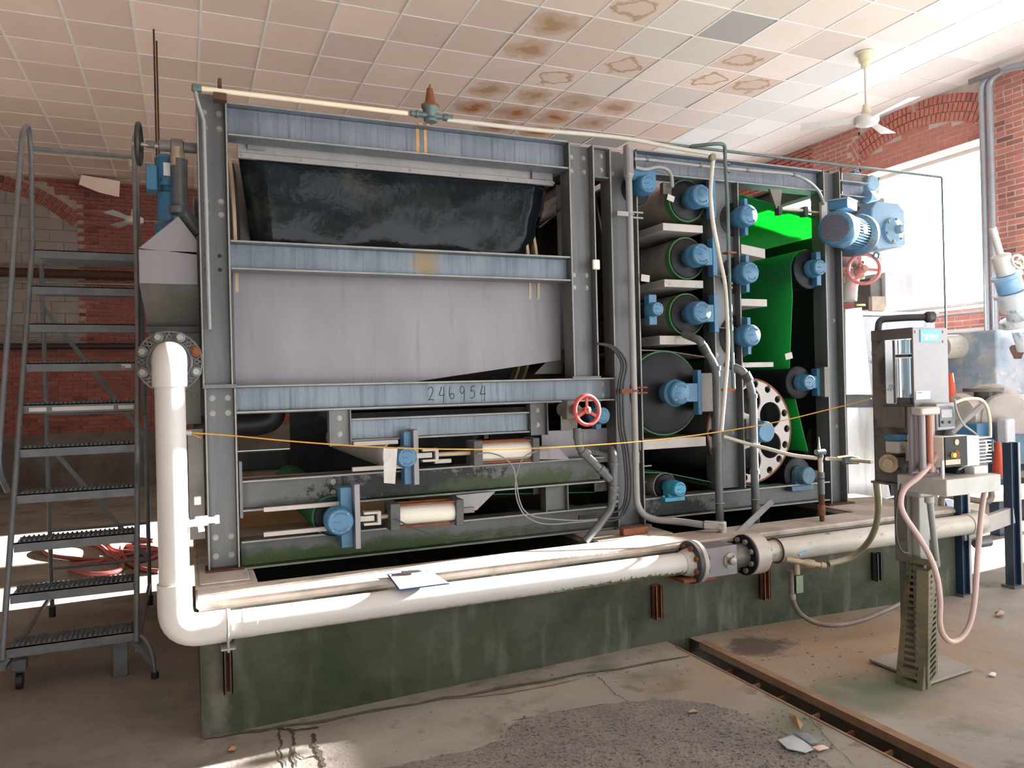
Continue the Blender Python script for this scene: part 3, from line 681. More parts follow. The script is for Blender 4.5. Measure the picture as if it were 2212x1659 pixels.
# --- right bay
column(2.56, 2.768, PZ+.012, 3.09, GALV, bz=(2.95,))
MB().box((2.53, FY-.02, PZ), (2.80, FY+.13, PZ+.012)).build('base_plate', GALV_M, press)
column(3.365, 3.60, .81, 2.96, GALV, bz=(2.35, 1.75, 1.2))
column(4.388, 4.556, PZ+.012, 3.12, GALV, bz=(2.0, 1.2))
MB().box((4.35, FY-.02, PZ), (4.60, FY+.13, PZ+.012)).build('base_plate', RUSTD, press)
beam(2.77, 4.388, 2.955, 3.115, GALV_B); beam(2.77, 4.388, .655, .80, GALV_M); beam(4.556, 4.86, 2.94, 3.06, GALV_B)
m = MB(); m.channel((2.446, FY+.05, 3.0), (2.56, FY+.05, 3.0), .20, .07, .009, ibeam=True); o = m.build('tie_bracket', GALV, press)
bolts(o, [(2.52, FY+.044, 3.05), (2.52, FY+.044, 2.96)])
for zz in (2.29, 1.93): MB().box((3.375, FY+.0, zz), (3.59, FY+.05, zz+.006)).build('stiffener', GALV, press)
# --- rear frame
RY = 6.40
for x0, x1 in ((.078,.23), (2.262,2.446), (2.56,2.768), (3.365,3.6), (4.388,4.556)): column(x0, x1, PZ, 3.1, GALV, y=RY, name='rear_column')
for z0, z1 in ((2.935,3.115), (1.455,1.605), (.93,1.095), (.622,.775)): beam(.23, 4.388, z0, z1, GALV, y=RY, name='rear_beam')
for x in (.15, 2.36, 2.66, 4.47): MB().channel((x, FY+.1, 3.04), (x, RY, 3.04), .14, .08, .009, ibeam=True, face=(1,0,0)).build('top_tie_beam', GALV, press)
for x in (.15, 4.47): MB().channel((x, FY+.1, .70), (x, RY, .70), .14, .08, .009, ibeam=True, face=(1,0,0)).build('bottom_tie_beam', GALV, press)

# --- covers and panels
s1 = at(512, 300, Y=4.47); s2 = at(1193, 362, Y=4.47)
x0, x1, zt, zb = s1.x, s2.x, 2.985, 2.862
m = MB(); m.box((x0, 4.465, zb), (x1, 4.475, zt+.01)); m.box((x0, 4.452, zb), (x1, 4.466, zb+.032))
cs = m.build('clamp_strip', SSL, press, bevel=.002, label='pinkish stainless clamp strip along the top of the black sheet')
bolts(cs, [(x0+.02+k*.32, 4.452, zb+.016) for k in range(7)], r=.006, h=.005)
MB().box((x0+.05, 4.440, zb+.05), (x0+.15, 4.452, zt+.0)).build('lug_plate', SS, cs, bevel=.003); MB().box((x1-.16, 4.440, zb+.03), (x1-.06, 4.452, zt+.01)).build('lug_plate', SS, cs, bevel=.003)
m = MB(); vs = []; fs = []; nx, nz = 40, 24
for j in range(nz+1):
    t = j/nz; L0 = x0 + .01 + .08*t; R0 = x1 - .0 - .14*t - .05*math.sin(t*PI)*0 - .02*math.sin(t*20)*t
    for i in range(nx+1):
        s_ = i/nx; x = L0 + (R0-L0)*s_; z = zb + .01 - t*.60 + .0*s_
        y = 4.472 + .10*t*t + .010*math.sin(s_*9+t*3) * t + .006*math.sin(s_*23 + 5*t)*t + (.10*max(0, (s_-.93)/.07)**2) + (.04*max(0, (.05-s_)/.05))
        vs.append(V(x, y, z))
for j in range(nz):
    for i in range(nx): a = j*(nx+1)+i; fs.append((a, a+1, a+nx+2, a+nx+1))
m.add(vs, fs); o = m.build('black_rubber_sheet', COVER, press, label='glossy black sheet hanging behind the upper beams'); sol = o.modifiers.new('solid', 'SOLIDIFY'); sol.thickness = .006; sol.offset = 1
# drum behind the sheet
DR = mat('tan_drum_rim', (.38,.30,.20), (.46,.37,.25), 6, rough=.5)
m = MB(); m.lathe((.30, 5.35, 2.25), (1,0,0), [(0,.80),(1.80,.80)], 48); m.build('drum_shell', DARKM, press)
for xx in (2.05, 2.11): MB().lathe((xx, 5.35, 2.25), (1,0,0), [(0,.76),(0,.86),(.018,.86),(.018,.76),(0,.76)], 48, caps=False).build('drum_rim', DR, press)
MB().lathe((.26, 5.35, 2.25), (1,0,0), [(0,.76),(0,.86),(.018,.86),(.018,.76),(0,.76)], 48, caps=False).build('drum_rim', DR, press)
q = [at(500, 600, Y=4.5), at(1212, 600, Y=4.5), at(1212, 777, Y=4.5), at(880, 823, Y=4.5), at(505, 828, Y=4.5)]
m = MB(); m.prism([V(p.x, 4.5, z) for p, z in zip(q, (2.40, 2.40, 1.728, 1.60, 1.55))], (0, .006, 0)); m.build('front_panel', SS, press, bevel=.001, label='wide pinkish-grey stainless panel with a rising lower edge')
MB().box((.25, 4.49, 1.61), (.262, 4.66, 2.4)).build('panel_return', SS, press)
# chute sheets between the bays
m = MB(); P1 = [at(1215, 800, Y=4.75), at(1330, 690, Y=4.75), at(1395, 700, Y=4.75), at(1335, 800, Y=4.75)]
m.hexa([V(2.20,4.62,2.62), V(2.60,4.62,2.92), V(2.60,6.3,2.92), V(2.20,6.3,2.62), V(2.20,4.62,2.63), V(2.60,4.62,2.93), V(2.60,6.3,2.93), V(2.20,6.3,2.63)])
m.build('feed_chute', SSD, press); m = MB(); m.hexa([V(2.61,4.62,2.93), V(2.84,4.62,1.75), V(2.84,6.3,1.75), V(2.61,6.3,2.93), V(2.622,4.62,2.93), V(2.852,4.62,1.75), V(2.852,6.3,1.75), V(2.622,6.3,2.93)])
m.build('chute_side', SSD, press); MB().box((2.35, 4.66, 1.75), (2.62, 4.67, 2.93)).build('chute_front', SSD, press)
m = MB(); m.hexa([V(2.36,4.6,2.86), V(2.20,4.6,2.70), V(2.20,5.6,2.70), V(2.36,5.6,2.86), V(2.37,4.6,2.84), V(2.21,4.6,2.68), V(2.21,5.6,2.68), V(2.37,5.6,2.84)]); m.build('deflector', SS, press)
MB().hexa([V(2.10,4.55,1.64), V(2.30,4.55,1.64), V(2.34,4.55,1.80), V(2.28,4.55,1.80), V(2.10,4.56,1.64), V(2.30,4.56,1.64), V(2.34,4.56,1.80), V(2.28,4.56,1.80)]).build('gusset_plate', SSD, press)
# dark interior side wall behind the drum zone and inner trays
MB().box((.95, 4.8, 1.36), (2.2, 6.3, 1.42)).build('filtrate_tray', DARKM, press)
m = MB(); m.box((.25, 4.55, 1.445), (2.25, 4.57, 1.60)); m.build('inner_beam', SSD, press)
m = MB(); a = at(1170, 935, Y=4.42); b = at(1280, 1000, Y=4.42); m.box((a.x, 4.42, b.z+.0), (b.x+.12, 4.43, a.z+.01)); m.build('splash_plate', SS, press, label='stainless splash plate behind the upper air cylinder')
m = MB(); m.box((2.21, 4.40, 1.27), (2.33, 4.41, 1.44)); m.build('splash_plate', SSD, press)

# --- rollers
def roller(cx, cz, r, rc, yf=4.19, y0=FY+.05, y1=6.3, side=None, px=None, belt=None, edge=False, disc=BLKROLL, Mb=BLUE, bodyr=1.05, shaft=True, name='roller', label=None, plate_h=None, pedestal=False, lettering=True):
    """roller along Y with its blue flange bearing at the front"""
    n = 40 if r > .1 else 24
    m = MB(); m.lathe((cx, y0, cz), (0,1,0), [(0, 0.0), (0, r*.93), (.006, r), (y1-y0-.006, r), (y1-y0, r*.93), (y1-y0, 0)], n, caps=False)
    ro = m.build(name, disc, press, label=label)
    if belt: MB().lathe((cx, y0+.02, cz), (0,1,0), [(0, r), (0, r+.009), (y1-y0-.04, r+.009), (y1-y0-.04, r)], n, caps=False).build('belt_wrap', belt, ro)
    if edge: MB().lathe((cx, y0+.015, cz), (0,1,0), [(0, r), (0, r+.0105), (.05, r+.0105), (.05, r)], n, caps=False).build('belt_edge', GREENL, ro)
    MB().lathe((cx, yf+.045, cz), (0,1,0), [(0, rc*.97), (.02, rc*1.04*bodyr), (.055, rc*bodyr), (max(.06, y0-yf-.06), rc*.85), (y0-yf+.0, rc*.55)], 24).build('bearing_housing', Mb, ro)
    cap = MB().lathe((cx, yf, cz), (0,1,0), [(0, 0), (0, rc*.86), (.004, rc*.93), (.012, rc), (.05, rc)], 32, caps=False).build('bearing_cap', Mb, ro)
    if lettering:
        m = MB()
        for a0, a1 in ((.22*PI, .78*PI), (1.22*PI, 1.78*PI)):
            for q_ in range(9):
                a = a0 + (a1-a0)*(q_+.5)/9; p = V(cx - math.cos(a)*rc*.66, yf-.0005, cz + math.sin(a)*rc*.66); d = V(-math.cos(a), 0, math.sin(a)); t_ = V(d.z, 0, -d.x)
                m.obox(p, (rc*.10, .002, rc*.14), Matrix((t_, V(0,1,0), d)).transposed())
        for q_ in range(4): m.obox((cx-rc*.50+q_*rc*.16, yf-.0005, cz+.0), (rc*.09, .002, rc*.13))
        m.build('raised_lettering', EMB, ro, smooth=False, kind='stuff')
        m = MB()
        for a in (.25*PI, .75*PI, 1.25*PI, 1.75*PI): m.cyl((cx+math.cos(a)*rc*.8, yf+.003, cz+math.sin(a)*rc*.8), (cx+math.cos(a)*rc*.8, yf-.004, cz+math.sin(a)*rc*.8), rc*.06, n=8)
        m.build('cap_screw', BRONZE, ro, kind='stuff')
    if px is not None:
        h = plate_h or rc*1.75
        m = MB(); m.box((px[0], yf+.06, cz-h), (px[1], yf+.10+.02, cz+h)); m.box((min(cx, px[0]), yf+.065, cz-rc*.8), (max(cx, px[1]), yf+.11, cz+rc*.8)); m.build('mounting_plate', Mb, ro, bevel=.003)
    if pedestal:
        m = MB(); m.box((cx-rc*1.6, yf+.06, cz-rc*1.75), (cx+rc*1.6, yf+.15, cz-rc*1.15)); m.box((cx-rc*.9, yf+.07, cz-rc*1.3), (cx+rc*.9, yf+.14, cz)); m.build('bearing_foot', Mb, ro, bevel=.004)
        bolts(ro, [(cx+s*rc*1.3, yf+.10, cz-rc*1.15) for s in (-1,1)], n=(0,0,1), r=.008)
    return ro
def P(px, py, Y): p = at(px, py, Y=Y); return p.x, p.z
RT = 'roller wrapped in the brown belt with a green belt edge'
for k, (px, py) in enumerate([(1517,421), (1517,549), (1518,674)]):
    x, z = P(px, py, 4.19); roller(x, z, .136, .074, px=(3.325, 3.362), belt=BELTB, edge=True)
x, z = P(1402, 396, 4.19); ro = roller(x, z, .108, .062, plate_h=.0)
MB().box((x-.12, 4.27, z+.035), (x+.11, 4.30, z+.115)).build('mounting_plate', BLUE, ro, bevel=.003)
x, z = P(1422, 667, 4.19); roller(x, z, .05, .046, px=(x-.03, x+.03), plate_h=.10, y0=4.32)
x, z = P(1472, 849, 4.17); roller(x, z, .278, .078, yf=4.17, px=(3.03+.13, 3.19), plate_h=.15, belt=BELTB, edge=True, name='large_roller', bodyr=1.12)
MB().box((3.185, FY-.03, z-.135), (3.37, FY+.0, z+.13)).build('bearing_bracket', SSD, press, bevel=.003, label='stainless bracket that holds the large roller bearing')
x, z = P(1470, 1057, 4.19); roller(x, z, .085, .050, pedestal=True, belt=BELTB, Mb=mat('teal_blue_paint', (.02,.22,.36), (.03,.30,.46), 8, rough=.4, c3=(.14,.16,.09), s3=30, lo3=.56, hi3=.64))
for k, (px, py, r) in enumerate([(1620,464,.12), (1623,588,.13), (1627,724,.155)]):
    x, z = P(px, py, 4.19); roller(x, z, r, .074, px=(3.605, 3.635))
x, z = P(1773, 577, 4.24); roller(x, z, .145, .060, yf=4.24, px=(4.30, 4.345), plate_h=.125, bodyr=1.1)
x, z = P(1750, 826, 4.24); roller(x, z, .12, .056, yf=4.24, px=(4.28, 4.31), plate_h=.10, bodyr=1.1)
m = MB().box((4.31, 4.26, z-.11), (4.36, 4.34, z+.11)); m.build('bearing_bracket', SSD, press)
x, z = P(1748, 1028, 4.24); roller(x, z, .125, .066, yf=4.24, pedestal=True, Mb=BLUED, lettering=False)
x, z = P(1303, 898, 4.26); roller(x, z, .06, .055, yf=4.26, px=(x-.02, x+.02), plate_h=.09, y0=4.42)
x, z = P(876, 987, 4.19); ro = roller(x, z, .088, .058, yf=4.15, y0=4.32, belt=mat('pale_grey_belt', (.62,.60,.60), (.70,.68,.68), 5, rough=.6), name='tracking_roller')
MB().box((x-.0, 4.22, z-.16), (x+.045, 4.30, z+.14)).build('mounting_plate', BLUE, ro, bevel=.003)
MB().box((x+.045, 4.18, z-.16), (x+.075, 4.31, z+.15)).build('slide_plate', SS, ro, bevel=.002)
x, z = P(732, 1125, 4.15); ro = roller(x, z, .108, .072, yf=4.10, y0=4.30, belt=GREEN, name='tracking_roller')
MB().box((x+.02, 4.20, z-.16), (x+.085, 4.30, z+.17)).build('mounting_plate', BLUE, ro, bevel=.003)
MB().box((x+.085, 4.14, z-.16), (x+.115, 4.31, z+.19)).build('slide_plate', SS, ro, bevel=.002)
# guide rails in front of the rollers
for (xa, ya, xb, yb, yy) in ((765,962,860,955,4.24), (762,1016,900,1008,4.24), (570,1104,745,1090,4.24), (570,1157,720,1144,4.24), (940,1000,975,996,4.24)):
    p = at(xa, ya, Y=yy); q_ = at(xb, yb, Y=yy); MB().box((p.x, yy, min(p.z, q_.z)-.004), (q_.x, yy+.03, min(p.z, q_.z)+.018)).build('guide_rail', PANW, press)
# --- air cylinders
def air_cylinder(pa, pb, r, clev, Y, lbl):
    a = at(*pa, Y=Y); b = at(*pb, Y=Y); a.y = b.y = Y; d = (b-a).normalized(); up = V(-d.z, 0, d.x)
    g = MB().cyl(a, b, r, n=28).build('air_cylinder', FIBER, press, label=lbl)
    for p, w_, nm in ((a, .055, 'end_block'), (b, .045, 'end_block')):
        s = -1 if p is a else 1; R = Matrix((d, V(0,1,0), up)).transposed()
        MB().obox(p + d*s*w_/2, (w_, 2*r+.03, 2*r+.035), R).build(nm, DARKM, g, bevel=.003)
    for s1_ in (-1, 1):
        for s2_ in (-1, 1): MB().cyl(a + up*s1_*(r+.004) + V(0, s2_*(r-.012), 0), b + up*s1_*(r+.004) + V(0, s2_*(r-.012), 0), .007, n=8).build('tie_rod', RUST, g)
    c = at(*clev, Y=Y); c.y = Y; MB().cyl(a - d*.05, c + d*.05, .013, n=12).build('piston_rod', BRONZE, g)
    m = MB(); R = Matrix((d, V(0,1,0), up)).transposed()
    m.obox(c + d*.045, (.02, .05, .075), R); m.obox(c + up*.030, (.08, .05, .014), R); m.obox(c - up*.030, (.08, .05, .014), R); m.obox(c - d*.03, (.10, .03, .030), R)
    m.build('clevis', PANW, g, bevel=.002); return g, a, b, d, up
cy1 = air_cylinder((1034,977), (1141,971), .054, (925,983), 4.19, 'upper cream air cylinder with rusty tie rods')
cy2 = air_cylinder((858,1113), (977,1104), .056, (800,1119), 4.16, 'lower cream air cylinder with rusty tie rods')
for (g, a, b, d, up) in (cy1, cy2): MB().obox(b + d*.085, (.09, .03, .03), Matrix((d, V(0,1,0), up)).transposed()).build('pivot_lug', SSD, g)
m = MB(); q = [at(x, y, Y=4.26) for x, y in [(985,1070),(1070,1062),(1030,1102),(1008,1104)]]; m.prism([V(p.x, 4.26, p.z) for p in q], (0, .012, 0)); m.build('gusset_plate', SS, press)
m = MB(); q = [at(x, y, Y=4.26) for x, y in [(1150,992),(1230,992),(1205,965),(1165,965)]]; m.prism([V(p.x, 4.26, p.z) for p in q], (0, .012, 0)); m.build('gusset_plate', SS, press)
# --- trays between the rollers
for (xa, ya, xb, yb, h, sl) in ((1432,481,1518,478,.052,0), (1435,603,1519,603,.052,0), (1425,725,1508,727,.060,0), (1382,951,1525,949,.066,0), (1601,527,1653,538,.068,1), (1601,645,1657,648,.052,0), (1601,783,1671,783,.035,0)):
    p = at(xa, ya, Y=FY+.02); q_ = at(xb, yb, Y=FY+.02)
    m = MB(); dz = q_.z - p.z if sl else 0
    m.hexa([V(p.x, FY+.02, p.z-h), V(q_.x, FY+.02, p.z+dz-h), V(q_.x, 6.3, p.z+dz-h), V(p.x, 6.3, p.z-h), V(p.x, FY+.02, p.z), V(q_.x, FY+.02, p.z+dz), V(q_.x, 6.3, p.z+dz), V(p.x, 6.3, p.z)])
    m.build('drip_tray', PANW, press, bevel=.002)
# --- perforated drum
x, z = P(1657, 933, 4.19); dx, dz = x+.0, z
holes = [circ(.215*math.cos(a), .215*math.sin(a), .097, 28) for a in [PI*(.16 + k/3) for k in range(6)]]
rim = [circ(.338*math.cos(2*PI*k/18), .338*math.sin(2*PI*k/18), .027, 12) for k in range(18)]
vs, fs = plate([circ(0, 0, .372, 64), circ(0, 0, .07, 20)] + holes + rim, .012, face_m((dx, FY+.07, dz)))
pd = MB().add(vs, fs).build('drum_end_plate', mat('grimy_white_plate', (.40,.37,.36), (.46,.43,.42), 5, rough=.5, c3=(.22,.28,.12), s3=6, lo3=.62, hi3=.7), press, label='white drum end plate pierced with round holes')
MB().lathe((dx, FY+.08, dz), (0,1,0), [(0,.355),(0,.374),(1.85,.374),(1.85,.355)], 56, caps=False).build('drum_shell', GALV, pd)
MB().lathe((dx, FY+.30, dz), (0,1,0), [(0,0),(0,.35)], 40, caps=False).build('inner_bulkhead', BLK, pd)
MB().ring((dx, FY+.062, dz), (0,1,0), .366, .378, .01, 56).build('rusty_rim', RUST, pd)
MB().lathe((dx, 4.19, dz), (0,1,0), [(0,0),(0,.066),(.012,.074),(.09,.074),(.12,.09),(.18,.09)], 28, caps=False).build('bearing_cap', BLUE, pd)
MB().box((3.60, 4.28, dz-.05), (dx+.02, 4.33, dz+.09)).build('bearing_bracket', GALV, pd)
# --- belts
def sheet(path, y0, y1, name, M, th=.007, label=None):
    m = MB(); vs = []; fs = []
    n = len(path)
    for i, (x, z) in enumerate(path):
        a = V(path[max(i-1,0)][0], 0, path[max(i-1,0)][1]); b = V(path[min(i+1,n-1)][0], 0, path[min(i+1,n-1)][1]); d = (b-a).normalized(); nn = V(-d.z, 0, d.x)*th/2
        for (y, s) in ((y0,1),(y1,1),(y1,-1),(y0,-1)): vs.append(V(x, y, z) + nn*s)
    for i in range(n-1):
        for k in range(4): fs.append((4*i+k, 4*i+(k+1) % 4, 4*i+4+(k+1) % 4, 4*i+4+k))
    fs += [(0,1,2,3), (4*n-1, 4*n-2, 4*n-3, 4*n-4)]
    return m.add(vs, fs).build(name, M, press, label=label)
GBT = mat('green_filter_belt', (.02,.20,.08), (.03,.27,.11), 4, .3, .7, .7, 0, .3, 300, c3=(.02,.08,.03), s3=5, lo3=.6, hi3=.78)
N_, L_, b_ = nodes(GBT); tr = N_.new('ShaderNodeBsdfTranslucent'); tr.inputs[0].default_value = (.04,.72,.14,1); mxs = N_.new('ShaderNodeMixShader'); mxs.inputs[0].default_value = .5
L_.new(b_.outputs[0], mxs.inputs[1]); L_.new(tr.outputs[0], mxs.inputs[2]); L_.new(mxs.outputs[0], N_['Material Output'].inputs[0])
p1 = P(1590, 417, 4.38); p2 = P(1770, 470, 4.38)
x1_, z1_ = P(1773, 577, 4.24); 
up_ = [p1, ((p1[0]+p2[0])/2, (p1[1]+p2[1])/2-.004), p2, (4.9, p2[1]-.10)]
sheet(up_, 4.38, 6.38, 'filter_belt', GBT, .004, 'bright green filter belt lit through near the top right')
e1 = [(x1_ + .15*math.cos(t), z1_ + .153*math.sin(t)) for t in [PI*.35, PI*.5, PI*.65, PI*.8, PI*.92, PI*1.0]]
b1_ = P(1705, 800, 4.38); b2_ = P(1745, 975, 4.38); b0_ = P(1712, 640, 4.38)
sheet(e1 + [b0_, b1_, P(1722, 880, 4.38), b2_], 4.38, 6.38, 'filter_belt', GBT, .006, 'green filter belt running down over the right-hand rollers')
sheet([P(1382, 1020, 4.36), P(1440, 1022, 4.36), P(1490, 1032, 4.36), P(1560, 1046, 4.36), P(1700, 1052, 4.36), P(1760, 1050, 4.36)], 4.36, 6.25, 'filter_belt', GREEN, .006)
sheet([P(1340, 765, 4.38), P(1380, 756, 4.38), P(1440, 758, 4.38), P(1530, 772, 4.38)], 4.38, 6.38, 'filter_belt', BELTB, .006)
a = P(590, 1100, 4.5); sheet([(1.0, .93), (1.5, .90), (2.5, .84)], 4.5, 6.25, 'filter_belt', GREEN, .006)
# scraper blades at the right of the lower left bay
for (xa, ya) in ((1160,1045), (1290,1040)):
    p = at(xa, ya, Y=4.5); MB().box((p.x-.05, 4.45, p.z-.06), (p.x+.05, 4.46, p.z+.02)).build('scraper_tab', SSD, press)
for k in range(4):
    p = at(1391, 1005+k*34, Y=4.5); MB().box((p.x-.03, 4.45, p.z-.004), (p.x+.03, 4.46, p.z+.004)).build('scraper_tab', SS, press)
p = at(1740, 990, Y=4.5)
m = MB(); q = [at(x, y, Y=4.6) for x, y in [(1738,990),(1745,940),(1772,865),(1790,865),(1790,1010)]]; m.prism([V(p.x, 4.6, p.z) for p in q], (0, .01, 0)); m.build('side_plate', SSD, press)
# tan splash board seen through the lowest left bay
MB().box((.24, 5.2, .70), (1.3, 5.22, 1.02)).build('splash_board', TAN, press, label='orange tan board behind the lower roller')
MB().box((.24, 4.5, .69), (1.2, 5.2, .70)).build('splash_floor', PANW, press)
MB().box((1.60, 5.9, .63), (2.20, 5.92, .80)).build('splash_board', TAN, press)
MB().box((4.50, 4.44, .85), (4.52, 6.38, 2.66)).build('end_blank', BLK, press)  # black sheet added so the unlit inside of the press looks dark
# inside darkness: dark sheets that stand for shade at the back of the press
MB().box((2.8, 6.30, .8), (4.40, 6.33, 2.94)).build('rear_shade_sheet', BLK, press)
MB().box((2.46, 6.30, .8), (2.8, 6.33, 2.94)).build('rear_shade_sheet', BLK, press)
MB().box((.3, 6.30, .80), (1.2, 6.32, 1.44)).build('rear_shade_sheet', BLK, press) if False else None
MB().box((.75, 6.30, .78), (2.3, 6.32, 1.44)).build('rear_shade_sheet', DARKM, press)
# gearmotor on the right column
MYr = 4.10
a = at(1798, 492, Y=MYr); b = at(1885, 484, Y=MYr+.02)
# motor axis runs to the right and away
ax = V(.90, .42, .03).normalized(); c0 = at(1803, 493, Y=3.96); r = .118
c1 = c0 + ax*.16; c2 = c0 + ax*.40
gm = MB().lathe(c1, ax, [(0, r*.86), (.27, r*.86)], 36).build('gearmotor', BLUE, press, label='large blue gearmotor with finned body at the top right')
MB().lathe(c0, ax, [(0, r*.80), (.012, r*.97), (.02, r*1.02), (.14, r*1.05), (.155, r)], 36).build('fan_cowl', BLUE, gm)
m = MB(); z_ = c0 - ax*.002; sd = ax.cross(V(0,0,1)).normalized(); uu = sd.cross(ax)
for k in range(-6, 7):
    hh = k*.0145; L = math.sqrt(max(0, (r*.8)**2 - hh*hh)); m.bar(z_ + uu*hh - sd*L, z_ + uu*hh + sd*L, .004, .005, up=uu)
m.build('fan_grille', RUST, gm, kind='stuff')
m = MB()
for k in range(36):
    th = 2*PI*k/36; d_ = uu*math.cos(th) + sd*math.sin(th); m.bar(c1 + d_*r*.92, c1 + ax*.25 + d_*r*.92, .006, r*.16, up=d_)
m.build('cooling_fin', BLUE, gm, smooth=False, kind='stuff')
MB().lathe(c1 + ax*.25, ax, [(0, r*1.0), (.03, r*1.22), (.06, r*1.30), (.075, r*1.30), (.09, r*1.1)], 36).build('motor_flange', BLUED, gm)
R = Matrix((ax, sd, uu)).transposed()
MB().obox(c1 + ax*.02 + uu*(r+.055), (.20, .13, .065), R).build('terminal_box', BLUE, gm, bevel=.005)
MB().obox(c1 + ax*.02 + uu*(r+.092), (.21, .14, .012), R).build('terminal_box_lid', BLUEP, gm, bevel=.003)
MB().obox(c1 + ax*.12 - sd*(r*1.0), (.075, .004, .055), R).build('rating_plate', WHITE, gm) if False else MB().obox(c1 + ax*.11 + sd*(r*1.0), (.075, .006, .055), R).build('rating_plate', WHITE, gm)
gc = c1 + ax*.49
gx = [at(x, y, Y=4.16) for x, y in [(1895,434),(1940,437),(1955,455),(1957,532),(1898,540),(1882,520),(1884,450)]]
MB().prism([V(p.x, 4.16, p.z) for p in gx], (0, .26, 0)).build('gear_case', BLUEP, gm, bevel=.010, seg=2)
hc = at(1930, 498, Y=4.14)
MB().lathe(V(hc.x, 4.16, hc.z), (0,-1,0), [(0, .098), (.03, .095), (.035, .07), (.05, .055), (.055, .032), (.085, .034), (.105, .028), (.11, 0)], 36, caps=False).build('shaft_cover', BLUEP, gm)
bolts(gm, [(hc.x + .085*math.cos(k*PI/3+.3), 4.13, hc.z + .085*math.sin(k*PI/3+.3)) for k in range(6)], r=.009, h=.014)
MB().torus(at(1893, 552, Y=4.2), (.2,1,0), .022, .007, 20, 8).build('lifting_eye', BLUED, gm)
MB().box((4.556, 4.30, 2.50), (4.80, 4.40, 2.86)).build('motor_bracket', RUSTD, gm, bevel=.003)
# second bearing block above the motor
hc = at(1873, 400, Y=4.45)
bb_ = MB().lathe(V(hc.x, 4.38, hc.z), (0,1,0), [(0,0),(0,.055),(.01,.065),(.12,.065)], 28, caps=False).build('pillow_bearing', BLUEP, press, label='small pale blue bearing above the gearmotor')
MB().box((hc.x-.10, 4.48, hc.z-.06), (hc.x-.04, 4.56, hc.z+.12)).build('mounting_plate', BLUE, bb_, bevel=.003)
MB().lathe(at(1880, 425, Y=4.32), (1,.1,.05), [(-.05,.05),(0,.055),(.05,.035),(.10,.02),(.11,0)], 20).build('shaft_end', BLUEP, bb_)
q = at(1848, 425, Y=4.4); MB().box((4.60, 4.36, 2.86), (hc.x+.08, 4.44, 2.97)).build('bracket_arm', SSD, bb_, bevel=.002)
MB().box((4.57, 4.42, 2.97), (hc.x-.02, 4.50, 3.16)).build('bracket_plate', SSD, bb_, bevel=.002)
# belt-tensioner cylinder under the right top beam
tn = MB().box(at(1690,447,Y=4.30)-V(0,0,.02), at(1745,460,Y=4.33)+V(0,0,.02)).build('small_air_cylinder', WHITE, press, bevel=.004, label='small steel air cylinder under the right top beam')
p = at(1685, 455, Y=4.30); MB().box((p.x-.02, 4.29, p.z-.03), (p.x+.012, 4.335, p.z+.03)).build('end_block', DARKM, tn)
p = at(1738, 457, Y=4.30); MB().box((p.x-.01, 4.285, p.z-.035), (p.x+.02, 4.34, p.z+.035)).build('end_block', DARKM, tn)
MB().cyl(at(1742,458,Y=4.31), at(1780,459,Y=4.31), .010, n=10).build('piston_rod', BRONZE, tn)
q = [at(x, y, Y=4.30) for x, y in [(1663,408),(1690,410),(1685,450),(1677,450)]]; MB().prism([V(p.x, 4.30, p.z) for p in q], (0,.02,0)).build('hanger_arm', SSD, tn)
p = at(1778, 455, Y=4.30); MB().box((p.x-.035, 4.28, p.z-.10), (p.x+.02, 4.30, p.z+.06)).build('anchor_plate', PANW, tn)
# ================================================================== WHITE PIPE AND ITS FITTINGS
PYc, PR = 3.67, .0625
ZP = .523
wp = thing('white_drain_pipe', (1.2, PYc, ZP), 'long white plastic pipe running along the front of the plinth and up its left end', 'pipe')
fl_ = at(365, 782, Y=4.24); XV = -.067
tubeZ = 1.73
MB().tube([(XV, PYc-.0, z) for z in (.62, 1.66)], PR, 28).build('riser', PVC, wp)
MB().tube([(x, PYc, ZP) for x in (.13, 2.62)], PR, 28).build('pipe_run', PVC, wp)
MB().tube(bend([(XV, PYc, .74), (XV, PYc, ZP), (.16, PYc, ZP)], .17, 8), PR+.009, 28).build('lower_elbow', PVC, wp)
ez = fl_.z
MB().tube(bend([(XV, PYc, 1.60), (XV, PYc, ez), (XV, 3.92, ez)], .14, 8), PR+.009, 28).build('upper_elbow', PVC, wp)
MB().cyl((XV, 3.86, ez), (XV, 4.26, ez), PR, n=28).build('pipe_stub', PVC, wp)
MB().tube([(.21, PYc, ZP), (.27, PYc, ZP)], PR+.001, 28).build('pipe_coupling', PVC, wp)
# sampling cock on the riser
MB().cyl((XV+.03, PYc, .99), (XV+.13, PYc, 1.0), .016, n=12).lathe((XV+.09, PYc, 1.0), (1,0,.02), [(0,.022),(.05,.022),(.055,.014),(.08,.014),(.082,.019),(.10,.019)], 14).cyl((XV+.11, PYc, 1.0), (XV+.115, PYc, .955), .013, n=10).build('sampling_cock', mat('clear_white_plastic', (.8,.8,.8), None, rough=.25), wp, label='small translucent white cock on the upright pipe')
